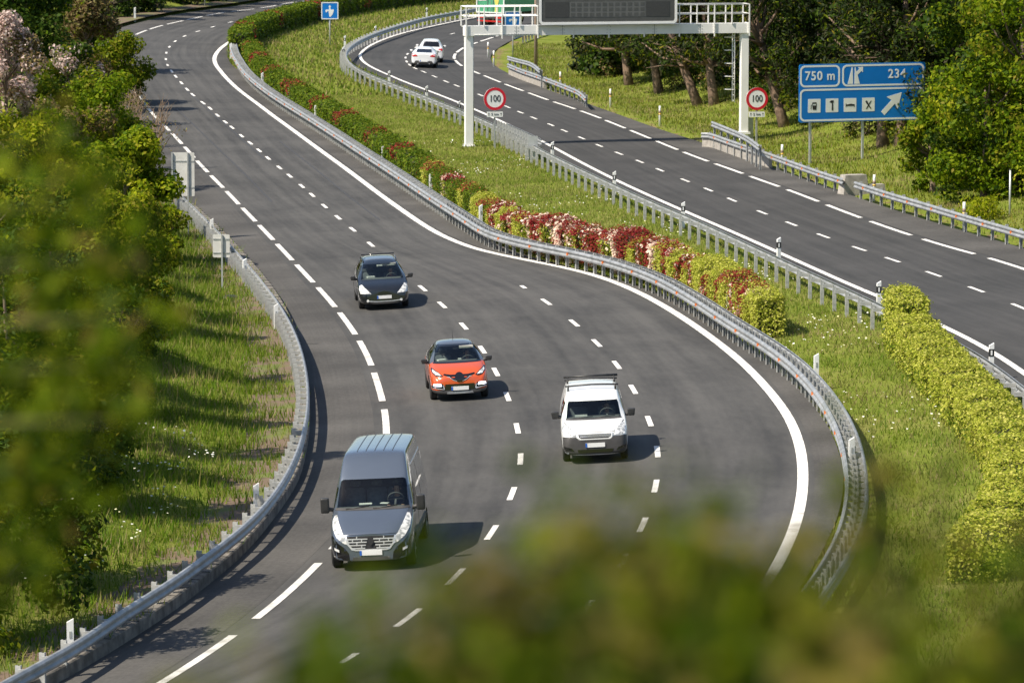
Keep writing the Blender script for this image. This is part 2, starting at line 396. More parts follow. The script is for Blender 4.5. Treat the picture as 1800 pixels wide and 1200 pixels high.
# ------------------------------------------------------------------ world, sun, camera
W = bpy.data.worlds.new('World'); SC.world = W; W.use_nodes = True
_bg = W.node_tree.nodes['Background']; _sky = W.node_tree.nodes.new('ShaderNodeTexSky')
_sky.sky_type = 'NISHITA'; _sky.sun_disc = False; _sky.sun_elevation = SUN_EL
_sky.sun_rotation = math.atan2(-math.cos(SUN_AZ), -math.sin(SUN_AZ))
W.node_tree.links.new(_sky.outputs[0], _bg.inputs[0]); _bg.inputs[1].default_value = .095
_sl = bpy.data.lights.new('sun', 'SUN'); _sl.energy = 4.7; _sl.angle = R(.53); _sl.color = (1, .91, .77)
_so = bpy.data.objects.new('sun', _sl); COL.objects.link(_so)
_sd = Vector((-math.cos(SUN_AZ) * math.cos(SUN_EL), -math.sin(SUN_AZ) * math.cos(SUN_EL), math.sin(SUN_EL)))
_so.rotation_euler = _sd.to_track_quat('Z', 'Y').to_euler()
_cd = bpy.data.cameras.new('camera'); CAM = bpy.data.objects.new('camera', _cd); COL.objects.link(CAM)
CAM.location = (0, 0, CAM_H); CAM.rotation_euler = (math.pi / 2 - PITCH, 0, 0)
_cd.sensor_width = 36; _cd.lens = 36 * F_PX / 1800; _cd.clip_start = .3; _cd.clip_end = 3000
_cd.dof.use_dof = True; _cd.dof.focus_distance = 128; _cd.dof.aperture_fstop = _cd.lens / 38.; _cd.dof.aperture_blades = 9
SC.camera = CAM
SC.view_settings.view_transform = 'Standard'; SC.view_settings.look = 'None'; SC.view_settings.exposure = .64; SC.view_settings.gamma = 1
SC.render.engine = 'CYCLES'; SC.cycles.use_denoising = True; SC.cycles.max_bounces = 6; SC.cycles.transparent_max_bounces = 12
SC.cycles.sample_clamp_indirect = 6

# ------------------------------------------------------------------ ground
def ground_mat():
    m = bpy.data.materials.new('grass ground'); m.use_nodes = True
    nt = m.node_tree; N = nt.nodes.new; L = nt.links.new; b = nt.nodes['Principled BSDF']; b.inputs['Roughness'].default_value = 1; b.inputs['Specular IOR Level'].default_value = .05
    tc = N('ShaderNodeTexCoord')
    n1 = N('ShaderNodeTexNoise'); n1.inputs['Scale'].default_value = .35; n1.inputs['Detail'].default_value = 6
    n2 = N('ShaderNodeTexNoise'); n2.inputs['Scale'].default_value = 5.; n2.inputs['Detail'].default_value = 8; n2.inputs['Roughness'].default_value = .7
    for n in (n1, n2): L(tc.outputs['Object'], n.inputs['Vector'])
    a = N('ShaderNodeMath'); a.operation = 'MULTIPLY_ADD'; a.inputs[1].default_value = .55
    h = N('ShaderNodeMath'); h.operation = 'MULTIPLY'; h.inputs[1].default_value = .45
    L(n2.outputs['Fac'], h.inputs[0]); L(n1.outputs['Fac'], a.inputs[0]); L(h.outputs[0], a.inputs[2])
    r = N('ShaderNodeValToRGB'); e = r.color_ramp.elements
    e[0].position = .33; e[0].color = (.085, .125, .016, 1); e[1].position = .7; e[1].color = (.25, .225, .08, 1)
    x = e.new(.5); x.color = (.16, .195, .03, 1)
    L(a.outputs[0], r.inputs['Fac'])
    at = N('ShaderNodeAttribute'); at.attribute_name = 'soil'
    n3 = N('ShaderNodeTexNoise'); n3.inputs['Scale'].default_value = 1.6; n3.inputs['Detail'].default_value = 6; L(tc.outputs['Object'], n3.inputs['Vector'])
    sr = N('ShaderNodeValToRGB'); sr.color_ramp.elements[0].color = (.12, .075, .045, 1); sr.color_ramp.elements[1].color = (.30, .2, .13, 1); sr.color_ramp.elements[0].position = .35; sr.color_ramp.elements[1].position = .65
    L(n2.outputs['Fac'], sr.inputs['Fac'])
    th = N('ShaderNodeMath'); th.operation = 'ADD'; L(at.outputs['Fac'], th.inputs[0]); L(n3.outputs['Fac'], th.inputs[1])
    st = N('ShaderNodeMapRange'); st.inputs['From Min'].default_value = .95; st.inputs['From Max'].default_value = 1.1; L(th.outputs[0], st.inputs['Value'])
    mx = N('ShaderNodeMix'); mx.data_type = 'RGBA'; L(st.outputs[0], mx.inputs['Factor']); L(r.outputs[0], mx.inputs[6]); L(sr.outputs[0], mx.inputs[7])
    L(mx.outputs[2], b.inputs['Base Color'])
    k = N('ShaderNodeBump'); k.inputs['Strength'].default_value = .7; k.inputs['Distance'].default_value = .08; L(n2.outputs['Fac'], k.inputs['Height']); L(k.outputs[0], b.inputs['Normal'])
    return m

def grid_terrain():
    gx = np.unique(np.concatenate([np.arange(-900, -60, 40), np.arange(-60, -20, 2.), np.arange(-20, 34, 1.), np.arange(34, 90, 2.), np.arange(90, 940, 40)]))
    gy = np.unique(np.concatenate([np.arange(-300, -10, 30), np.arange(-10, 80, 2.), np.arange(80, 260, 1.), np.arange(260, 480, 2.), np.arange(480, 560, 8.), np.arange(560, 1800, 60)]))
    X, Y = np.meshgrid(gx, gy); x, y = X.ravel(), Y.ravel()
    z = terrain_z(x, y)
    me = bpy.data.meshes.new('ground'); nx, ny = len(gx), len(gy)
    me.vertices.add(len(x)); me.vertices.foreach_set('co', np.stack([x, y, z], 1).astype(np.float32).ravel())
    i = (np.arange(ny - 1)[:, None] * nx + np.arange(nx - 1)[None]).ravel()
    q = np.stack([i, i + 1, i + nx + 1, i + nx], 1).astype(np.int32)
    me.loops.add(q.size); me.loops.foreach_set('vertex_index', q.ravel())
    me.polygons.add(len(q)); me.polygons.foreach_set('loop_start', np.arange(0, q.size, 4, dtype=np.int32))
    me.polygons.foreach_set('use_smooth', np.ones(len(q), bool))
    dl, de, dr, dc = seg_dist(x, y, CUT_L), seg_dist(x, y, CUT_E), seg_dist(x, y, CUT_R), seg_dist(x, y, CUT_C)
    left = x < xL(y); right = x > xE(y)
    soil = np.where(left & (y < 200), np.clip(1.3 - dl / 2.2, 0, 1) * .62, 0) + np.where(right, np.clip(1.25 - de / 1.6, 0, 1) * .6, 0)
    soil += np.where(right & (y > 175), np.clip((de - 11) / 6, 0, 1) * np.clip((48 - de) / 8, 0, 1) * .62, 0)
    soil += np.where(~left & ~right, np.clip(1 - dr / .6, 0, 1) * .3, 0)
    at = me.attributes.new('soil', 'FLOAT', 'POINT'); at.data.foreach_set('value', soil.astype(np.float32))
    me.materials.append(ground_mat()); me.update(calc_edges=True)
    o = bpy.data.objects.new('ground', me); COL.objects.link(o)
    tag(o, 'grassy ground falling from the hill and running between and beside the roads', kind='structure')
grid_terrain()

def ribbon_pair(name, a, b, m, dz, cols=10, parent=None, near=False):
    """sheet between two plan curves with uv across / along"""
    n = int(max(arc(a)[-1], arc(b)[-1])) * (2 if near else 1)
    sa, sb = arc(a), arc(b); me_v = []; uv = []; fs = []
    for i in range(n + 1):
        p = at_arc(a, sa, sa[-1] * i / n); q = b[np.argmin(((b - p) ** 2).sum(1))] if near else at_arc(b, sb, sb[-1] * i / n)
        for j in range(cols + 1):
            t = j / cols; r = p * (1 - t) + q * t
            me_v.append((r[0], r[1], float(road_z(r[0], r[1])) + dz)); uv.append((t, i))
    K = cols + 1
    for i in range(n):
        for j in range(cols): fs.append((i * K + j, (i + 1) * K + j, (i + 1) * K + j + 1, i * K + j + 1))
    me = bpy.data.meshes.new(name); me.from_pydata(me_v, [], fs); me.materials.append(m)
    u = me.uv_layers.new(name='uv')
    for l in me.loops: u.data[l.index].uv = uv[l.vertex_index]
    bm = bmesh.new(); bm.from_mesh(me)
    for f in bm.faces:
        f.smooth = True
        if f.normal.z < 0: f.normal_flip()
    bm.to_mesh(me); bm.free(); me.update()
    o = bpy.data.objects.new(name, me); COL.objects.link(o)
    if parent: o.parent = parent
    return o

road = ribbon_pair('road', CUT_L, CUT_R, M['asphalt'], 0.)
tag(road, 'grey three lane carriageway curving down the middle of the photo', kind='structure')
road2 = ribbon_pair('road', CUT_C, CUT_E, M['asphalt_far'], 0.)
tag(road2, 'darker two lane carriageway beyond the grass median', kind='structure')
ribbon_pair('shoulder', CUT_L, offset(LINE_L1, -.35), M['shoulder'], .004, 4, road, True)
ribbon_pair('shoulder', offset(LINE_R1, .3), CUT_R, M['shoulder'], .004, 2, road, True)
ribbon_pair('shoulder', offset(LINE_R3, .3), CUT_E, M['shoulder'], .004, 3, road2, True)

def strip(mb, c, s, a, b, w, dz=.009):
    n = max(1, int((b - a) / .7)); vs = []; fs = []
    for i in range(n + 1):
        t = a + (b - a) * i / n; p = at_arc(c, s, t); q = at_arc(c, s, min(t + .05, s[-1])) - at_arc(c, s, max(t - .05, 0))
        q /= np.hypot(*q) + 1e-9; nn = np.array([-q[1], q[0]])
        for k in (-.5, .5):
            r = p + nn * w * k; vs.append((r[0], r[1], float(road_z(r[0], r[1])) + dz))
    for i in range(n): fs.append((2 * i, 2 * i + 2, 2 * i + 3, 2 * i + 1))
    mb.add(vs, fs)

def build_flat(mb, name, m, parent):
    o = mb.build(name, m, parent, fix=False)
    bm = bmesh.new(); bm.from_mesh(o.data)
    for f in bm.faces:
        if f.normal.z < 0: f.normal_flip()
    bm.to_mesh(o.data); bm.free(); return o

def solid(c, w, name, m, parent):
    mb = MB(); s = arc(c); strip(mb, c, s, 0, s[-1], w); return build_flat(mb, name, m, parent)

def dashed(c, start, length, period, w, name, m, parent):
    mb = MB(); s = arc(c); t = s[np.argmin(np.hypot(c[:, 0] - start[0], c[:, 1] - start[1]))] - length / 2
    t -= period * int(t / period)
    while t < s[-1] - length:
        strip(mb, c, s, max(0, t), t + length, w); t += period
    return build_flat(mb, name, m, parent)

def dash_list(px, length, w, name, m, parent, dots=False):
    c = pcurve(px); s = arc(c); mb = MB(); ts = []
    for p in px:
        q = P(*p); ts.append(s[np.argmin(np.hypot(c[:, 0] - q.x, c[:, 1] - q.y))])
    for t in ts: strip(mb, c, s, max(0, t - length / 2), min(s[-1], t + length / 2), w)
    if dots:
        for a, b in zip(ts[:-1], ts[1:]):
            for k in range(1, 8):
                t = a + length / 2 + (b - a - length) * k / 8
                if 0 < t < s[-1]: strip(mb, c, s, t - .07, t + .07, .06)
    return build_flat(mb, name, m, parent), c

solid(LINE_R1, .28, 'edge_line', M['paint'], road)
dashed(LINE_L1, P(646, 620), 7.0, 8.9, .2, 'edge_line', M['paint_old'], road)
dash_list(DASH_A, 2.1, .15, 'lane_line', M['paint'], road)
dash_list(DASH_B, 2.1, .15, 'lane_line', M['paint'], road)
solid(LINE_R2, .22, 'edge_line', M['paint'], road2)
dashed(LINE_R3, P(1565, 402), 7.0, 8.9, .2, 'edge_line', M['paint'], road2)
dash_list(DASH_C, 2.1, .14, 'lane_line', M['paint'], road2)
_mb = MB(); _a, _b = P(930, 251), P(1250, 247)
_c = np.array([[_a.x + (_b.x - _a.x) * i / 20, _a.y + (_b.y - _a.y) * i / 20] for i in range(21)]); strip(_mb, _c, arc(_c), 0, arc(_c)[-1], .25, .013)
build_flat(_mb, 'joint_and_shadow_strip', M['tar_shadow'], road2)  # dark strip painted as the cast shadow of the gantry beam
# dark skid marks and patched cracks worn into the near carriageway
_mb = MB()
for off, a, b in ((3.4, .46, .58), (5.2, .50, .64), (1.5, .55, .66)):
    c = offset(LINE_R1, -off); s = arc(c); strip(_mb, c, s, s[-1] * a, s[-1] * b, .07, .006)
build_flat(_mb, 'crack_sealing', mat('sealed crack', (.045, .043, .042), .6), road)
for (x0, y0, x1, y1) in ((548, 744, 575, 744), (350, 395, 400, 420), (520, 605, 560, 604)):
    _mb = MB(); a, b = P(x0, y0), P(x1, y1); c = np.array([[a.x + (b.x - a.x) * i / 6, a.y + (b.y - a.y) * i / 6] for i in range(7)]); strip(_mb, c, arc(c), 0, arc(c)[-1], .06, .012)
    build_flat(_mb, 'joint_and_shadow_strip', M['tar_shadow'], road)

# ------------------------------------------------------------------ kerb on the near left
_n, _ = normals2(RAIL_L)
KERB = pcurve([(341,369),(378,402),(420,445),(455,485),(487,525),(512,570),(530,620),(541,670),(545,720),(543,770),(530,835),(505,880),(444,960),(383,1015),(300,1078),(220,1130),(133,1183),(30,1238)], extra=[(-20,76),(-32,68)])
_k = offset(KERB, -.12); _mb = MB()
zk = lambda c: (lambda i: float(road_z(c[i, 0], c[i, 1])))
_mb.sweep([(-.16, -.2), (.14, -.2), (.12, .27), (.09, .30), (-.16, .30)], _k, zk(_k))
kerb = _mb.build('kerb', M['conc_dark']); tag(kerb, 'stained concrete kerb under the left guard rail', kind='structure')
verge_mat = mat('weedy soil', (.15, .105, .07), .95, c2=(.12, .14, .03), scale=.7, bump=.6, bscale=10, lo=.50, hi=.60, detail=8)
verge = ribbon_pair('verge', offset(CUT_L, -2.3), offset(CUT_L, -.26), verge_mat, .24, 8)
tag(verge, 'brown soil strip with weeds behind the left kerb and guard rail', kind='structure')
_rng = random.Random(3)
_mb = MB(); _sk = arc(_k); t = 1.
while t < _sk[-1] - 1:
    p = at_arc(_k, _sk, t); q = at_arc(_k, _sk, t + .3) - p; an = math.atan2(q[1], q[0])
    _mb.box((p[0], p[1], float(road_z(*p)) + .304), (.02, .30, .012), an); t += 1.0
_mb.build('kerb_joint', M['tar_shadow'], kerb)

# ------------------------------------------------------------------ guard rails
WB = [(0, -.155), (.035, -.15), (.075, -.105), (.078, -.065), (.03, -.02), (.03, .02), (.078, .065), (.075, .105), (.035, .15), (0, .155)]
WBEAM = WB + [(a - .012, b) for a, b in WB[::-1]]

def post_mesh(h, arms=(), name='post'):
    mb = MB()
    for off, hh in arms: mb.box((0, off / 2, hh + .03), (.055, abs(off), .12))
    mb.box((0, 0, h / 2 - .15), (.012, .12, h + .3)); mb.box((.035, .056, h / 2 - .15), (.07, .008, h + .3)); mb.box((.035, -.056, h / 2 - .15), (.07, .008, h + .3))
    mb.box((.066, .045, h / 2 - .15), (.008, .028, h + .3)); mb.box((.066, -.045, h / 2 - .15), (.008, .028, h + .3))
    return mb.mesh(name, M['zinc_dull'])

def guard_rail(label, c, height, beams, spacing, post_h, post_off=0., reflect=0, base_z=0., blocks=True, flip_post=False, name='guard_rail', ends=True):
    """c: plan curve of the rail (far to near).  beams: lateral offsets, sign = side the beam faces"""
    s = arc(c); org = c[len(c) // 2]; z0 = float(road_z(*org)) + base_z
    root = empty(name, (org[0], org[1], z0), label=label, cat='guard rail')
    root_inv = Vector((org[0], org[1], z0))
    loc = c - org
    zf = lambda i: float(road_z(c[i, 0], c[i, 1])) + base_z - z0
    for off, hh in beams:
        mb = MB(); side = 1 if off > 0 else -1
        mb.sweep([(off + side * a, hh + b) for a, b in WBEAM], loc, zf, smooth=False)
        mb.build('beam', M['zinc'], root)
    n, t = normals2(c); nposts = int((s[-1] - .6) / spacing)
    arms = [((off - post_off) * (-1 if flip_post else 1), hh) for off, hh in beams] if blocks else []
    pm = post_mesh(post_h, arms)
    pts = []
    for i in range(nposts):
        tt = .4 + i * spacing; k = np.argmin(abs(s - tt)); p = at_arc(c, s, tt); nn = n[k]
        p = p + nn * post_off
        pts.append((p[1], p, math.atan2(t[k][1], t[k][0]), nn))
    pts.sort(key=lambda a: a[0])
    rest = MB()
    for i, (_, p, an, nn) in enumerate(pts):
        z = float(road_z(*p)) + base_z
        rz = an + (math.pi if flip_post else 0)
        if i < 100:
            link_mesh('post', pm, root, (p[0] - org[0], p[1] - org[1], z - z0), (0, 0, rz))
        else:
            rest.box((p[0] - org[0], p[1] - org[1], z - z0 + post_h / 2 - .1), (.07, .12, post_h + .2), rz)
            for off, hh in arms:
                q = Matrix.Rotation(rz, 3, 'Z') @ Vector((0, off / 2, 0)); rest.box((p[0] - org[0] + q.x, p[1] - org[1] + q.y, z - z0 + hh + .06), (.08, abs(off), .18), rz)
    if rest.v: tag(rest.build('post', M['zinc_dull'], root), kind='stuff')
    if reflect:
        off, hh = beams[0]; side = 1 if off > 0 else -1; items = []
        tt = s[-1] - 1
        rm = MB(); rm.box((0, 0, 0), (.10, .05, .09)); rm.box((0, .0, -.05), (.03, .03, .06)); rm = rm.mesh('reflector', M['amber'])
        while tt > 1 and len(items) < 100:
            k = np.argmin(abs(s - tt)); p = at_arc(c, s, tt) + n[k] * (off + side * .06); z = float(road_z(*p)) + base_z
            items.append(link_mesh('reflector', rm, root, (p[0] - org[0], p[1] - org[1], z - z0 + hh + .0), (0, 0, math.atan2(t[k][1], t[k][0])))); tt -= reflect
    return root

# normals2 gives the left-hand side of travel (far -> near); for a curve coming towards the camera that is image right
guard_rail('long double galvanised guard rail with orange reflectors beside the near carriageway and hedge', RAIL_1, .75, [(-.20, .6), (.22, .6)], 1.0, .80, 0., reflect=4.)
guard_rail('long galvanised guard rail with its posts facing the median along the far carriageway', RAIL_2, .85, [(.30, .66)], 2.0, .86, -.08, flip_post=True)
guard_rail('galvanised guard rail standing on the concrete kerb along the left verge', RAIL_L, 1.0, [(.16, .42)], 1.333, .58, -.10, base_z=.22, flip_post=True)
_tall = pcurve([(878,224),(900,234),(920,243),(940,253)], .85, step=.5)
r_ = guard_rail('short taller guard rail section ending at a flat grey plate beside the gantry column', _tall, 1.3, [(.30, .95), (.30, .55)], 1.0, 1.25, -.12, name='guard_rail', flip_post=True)
p_ = _tall[-1]; _mb = MB(); _mb.box((p_[0] - r_.location.x - .1, p_[1] - r_.location.y, .62), (.5, .06, 1.3)); _mb.build('end_plate', M['pole'], r_)
def turned_rail(label, px, base_px_end=None, upper=None, hh=.6, ph=.78, base_wall=None):
    c = pcurve(px, .75, step=.5); r = guard_rail(label, c, .75, [(-.12, hh)], 2.0, ph, .05, reflect=4.)
    if upper is not None:
        cu = pcurve(upper, 1.25, step=.5) - c[len(c) // 2]
        z0 = r.location.z; mb = MB(); mb.sweep([(-.12 - a, 1.1 + b) for a, b in WBEAM], cu, lambda i: 0.); mb.build('beam', M['zinc'], r)
        pm = post_mesh(1.2)
        for k in range(0, len(cu), 4): link_mesh('post', pm, r, (cu[k, 0], cu[k, 1], 0), (0, 0, math.atan2(*(cu[min(k + 1, len(cu) - 1)] - cu[max(k - 1, 0)])[::-1])))
    if base_wall:
        cw = c[base_wall[0]:base_wall[1]] - c[len(c) // 2]; mb = MB(); mb.sweep([(-.1, -.3), (.1, -.3), (.08, .42), (-.08, .42)], cw, lambda i: 0.); mb.build('base_wall', M['conc'], r)
    return r
turned_rail('short guard rail with a raised upper beam where the far carriageway bends', [(896,112),(920,122),(945,130),(975,141),(1005,153),(1022,160),(1034,172)], upper=[(896,97),(915,103),(938,109),(953,122)], base_wall=(0, 30))
turned_rail('guard rail with double beam start under the right gantry column', [(1236,233),(1252,233),(1290,247),(1340,263),(1390,281),(1440,299),(1488,314)], upper=[(1256,219),(1285,229),(1316,240),(1340,256)], base_wall=(0, 34))
turned_rail('guard rail running right from the concrete block below the blue services sign', [(1508,319),(1560,336),(1620,353),(1700,377),(1800,405),(1900,435)])
def conc_block():
    a = P(1500, 340); mb = MB()
    mb.box((0, 0, .35), (1.3, .7, 1.0), R(20), taper=.8); mb.box((.9, .25, .1), (1.2, .5, .6), R(20), taper=.8)
    o = mb.build('concrete_block', M['conc'], loc=a); tag(o, 'grey concrete block between two guard rails below the blue services sign', 'concrete block')
conc_block()
# far rail behind the gantry
guard_rail('short far guard rail behind the blue dagger sign, close to the gantry beam', pcurve([(1010,30),(965,43),(935,52),(908,62)], .75, step=.5), .75, [(-.12, .6)], 2.0, .78, .05)

# ------------------------------------------------------------------ marker posts
ORD = ['nearest', 'second', 'third', 'fourth', 'fifth', 'sixth', 'seventh', 'eighth', 'ninth', 'tenth', 'eleventh', 'twelfth', 'thirteenth', 'fourteenth', 'fifteenth', 'sixteenth', 'seventeenth', 'eighteenth', 'nineteenth', 'twentieth']
TENS = ['twenty', 'thirty', 'forty']
def ordinal(i):
    if i < 20: return ORD[i] if i else 'first'
    t, u = divmod(i + 1, 10)
    return ['twentieth', 'thirtieth', 'fortieth'][t - 2] if u == 0 else TENS[t - 2] + '-' + ordinal(u - 1)

def marker_proto(kind):
    root = bpy.data.objects.new('marker_post', None); COL.objects.link(root)
    h = 1.05 if kind != 'tall' else 1.1
    mb = MB(); w, d = .14, .10
    if kind == 'yellow':
        mb.tube([(0, 0, -.2), (0, 0, .95), (0, 0, 1.12)], [.065, .065, .06], 10)
    else:
        prof = [(-w / 2, -d / 2), (w / 2, -d / 2), (w / 2, d / 2), (-w / 2, d / 2)]
        vs = [(x, y, -.2) for x, y in prof] + [(x, y, h + (.06 if x > 0 else -.02)) for x, y in prof]
        mb.add(vs, [(3, 2, 1, 0), (4, 5, 6, 7), (0, 1, 5, 4), (1, 2, 6, 5), (2, 3, 7, 6), (3, 0, 4, 7)])
    mb.build('body', M['white'], root)
    mb = MB()
    if kind == 'yellow':
        mb.tube([(0, 0, .72), (0, 0, .86)], .07, 10); mb.build('band', M['rustpole'], root)
        mb = MB(); mb.tube([(0, 0, .62), (0, 0, .70)], .07, 10); mb.build('reflector', M['yellow'], root)
    elif kind == 'banded':
        mb.box((0, 0, .82), (w + .012, d + .012, .22)); mb.build('band', M['black'], root)
        mb = MB(); mb.box((-.01, -d / 2 - .01, .82), (.05, .012, .14)); mb.build('reflector', M['swhite'], root)
    else:
        mb.box((0, -d / 2 - .004, .78), (.05, .012, .14)); mb.build('reflector', M['pole'], root)
    return root

def markers(kind, tops, h, labels, group):
    proto = marker_proto(kind); kids = list(proto.children)
    for i, (px, py) in enumerate(tops):
        if i == 0: o = proto
        else:
            o = proto.copy(); COL.objects.link(o)
            for k in kids:
                c = k.copy(); COL.objects.link(c); c.parent = o
        q = P(px, py, h); o.location = (q.x, q.y, max(q.z, tz(q.x, q.y)) - (.0 if True else 0))
        o.rotation_euler = (0, 0, random.uniform(-.15, .15) + (.25 if kind != 'yellow' else 0))
        o['label'] = labels[i]; o['category'] = 'marker post'; o['group'] = group
mk1 = [(1497,772),(1435,625),(1281,510),(1064,423),(845,362),(757,306),(673,258),(555,186),(508,156),(461,129),(406,77)]
markers('plain', mk1, 1.05, [f'{ordinal(i)} white marker post from the near end behind the hedge-side guard rail' for i in range(len(mk1))], 'white marker posts behind the hedge-side guard rail')
mk2 = [(1743,606),(1545,497),(1369,420),(1201,357),(1080,303),(971,251),(807,180),(750,153),(684,126),(604,84),(606,64),(660,47),(750,15)]
markers('banded', mk2, 1.05, [f'{ordinal(i)} black banded white marker post from the yellow hedge along the median rail' for i in range(len(mk2))], 'black banded marker posts along the median edge of the far carriageway')
mk3 = [(123,1079),(450,842),(485,529),(430,450),(372,380)]
markers('plain', mk3, 1.2, [f'white marker post behind the left kerb rail, {ordinal(i)} from the bottom left corner' for i in range(len(mk3))], 'white marker posts behind the left guard rail')
mk4 = [(1695,356),(1537,308),(1375,255),(1160,187),(1073,157),(985,127),(868,90),(858,75)]
markers('yellow', mk4, 1.1, [f'round white marker post with yellow reflector, {ordinal(i)} from the bright right tree' for i in range(len(mk4))], 'round yellow marked posts along the outer edge of the far carriageway')
markers('tall', [(237,14)], 1.1, ['lone white marker post on the verge where the near carriageway bends away'], 'far bend marker post')
# ------------------------------------------------------------------ signs
def rrect(x0, y0, x1, y1, r, n=5):
    out = []
    for cx, cy, a0 in ((x1 - r, y0 + r, -90), (x1 - r, y1 - r, 0), (x0 + r, y1 - r, 90), (x0 + r, y0 + r, 180)):
        for k in range(n + 1):
            a = R(a0 + 90 * k / n); out.append((cx + r * math.cos(a), cy + r * math.sin(a)))
    return out

def frame_faces(mb, outer, inner, origin, ux, uy, th):
    """ring between two outlines with the same number of points, raised th"""
    n = Vector(ux).cross(Vector(uy)).normalized(); N = len(outer)
    tr = lambda p, h: Vector(origin) + Vector(ux) * p[0] + Vector(uy) * p[1] + n * h
    vs = [tr(p, th) for p in outer] + [tr(p, th) for p in inner] + [tr(p, 0) for p in outer] + [tr(p, 0) for p in inner]
    fs = []
    for i in range(N):
        j = (i + 1) % N
        fs += [(i, j, N + j, N + i), (2 * N + i, 2 * N + j, j, i), (N + i, N + j, 3 * N + j, 3 * N + i)]
    mb.add(vs, fs)

def text_mesh(name, body, size, mt, parent, loc, rot, bold=.0, spacing=1.0, sx=1.):
    cu = bpy.data.curves.new(name, 'FONT'); cu.body = body; cu.size = size; cu.align_x = 'CENTER'; cu.align_y = 'CENTER'
    cu.extrude = .004; cu.offset = bold; cu.space_character = spacing; cu.resolution_u = 4
    o = bpy.data.objects.new(name, cu); COL.objects.link(o); bpy.context.view_layer.update()
    me = bpy.data.meshes.new_from_object(o.evaluated_get(bpy.context.evaluated_depsgraph_get()))
    bpy.data.objects.remove(o); me.name = name; me.materials.clear(); me.materials.append(mt)
    me.transform(Matrix.Diagonal((sx, 1, 1, 1)))
    q = link_mesh(name, me, parent, loc, rot); return q

FX, FZ = Vector((1, 0, 0)), Vector((0, 0, 1))      # sign plane; its face looks towards -Y
FR = (math.pi / 2, 0, 0)
class Face:
    """flat shapes on the -Y side of a sign"""
    def __init__(s, parent): s.p = parent
    def poly(s, name, polys, y, th, mt):
        mb = MB()
        for q in polys: mb.prism(q, (0, y, 0), FX, FZ, th)
        return mb.build(name, mt, s.p)
    def ring(s, name, pairs, y, th, mt):
        mb = MB()
        for o, i in pairs: frame_faces(mb, o, i, (0, y, 0), FX, FZ, th)
        return mb.build(name, mt, s.p)

def circ(r, cx=0, cz=0, n=36): return [(cx + r * math.cos(2 * math.pi * k / n), cz + r * math.sin(2 * math.pi * k / n)) for k in range(n)]

def speed_sign(px, label, plate):
    g = T(*px) if px[0] > 1000 else P(*px); root = empty('speed_limit_sign', g, (0, 0, R(13)), label, 'road sign', 'round 100 speed limit signs')
    mb = MB(); mb.box((0, .06, 1.0), (.09, .06, 2.9)); mb.build('post', M['pole'], root)
    f = Face(root); ry = px_ray(px[0], 174); zc = CAM_H + ry[2] / ry[1] * g.y - g.z
    mb = MB(); mb.prism(circ(.60, 0, zc), (0, .02, 0), FX, FZ, .03); mb.build('disc', M['swhite'], root)
    f.ring('red_ring', [(circ(.60, 0, zc), circ(.455, 0, zc))], -.012, .006, M['red'])
    text_mesh('lettering', '100', .50, M['sblack'], root, (0, -.018, zc), FR, .004, 1.02, .82)
    zp = zc - .82
    pl = f.poly('plate', [rrect(-.43, zp - .14, .43, zp + .14, .03)], 0.02, .03, M['swhite'])
    text_mesh('lettering', plate, .19, M['sblack'], root, (0, -.016, zp), FR, .0, 1.1)
    ar = []
    for x in (-.33, .33): ar.append([(x - .012, zp - .08), (x + .012, zp - .08), (x + .012, zp + .03), (x + .045, zp + .03), (x, zp + .09), (x - .045, zp + .03), (x - .012, zp + .03)])
    f.poly('arrows', ar, -.012, .004, M['sblack'])
    return root
speed_sign((870, 263), 'round red and white 100 speed limit sign on the median beside the gantry column', '5 km')
speed_sign((1330, 256), 'round red and white 100 speed limit sign by the right gantry column', '5 km')

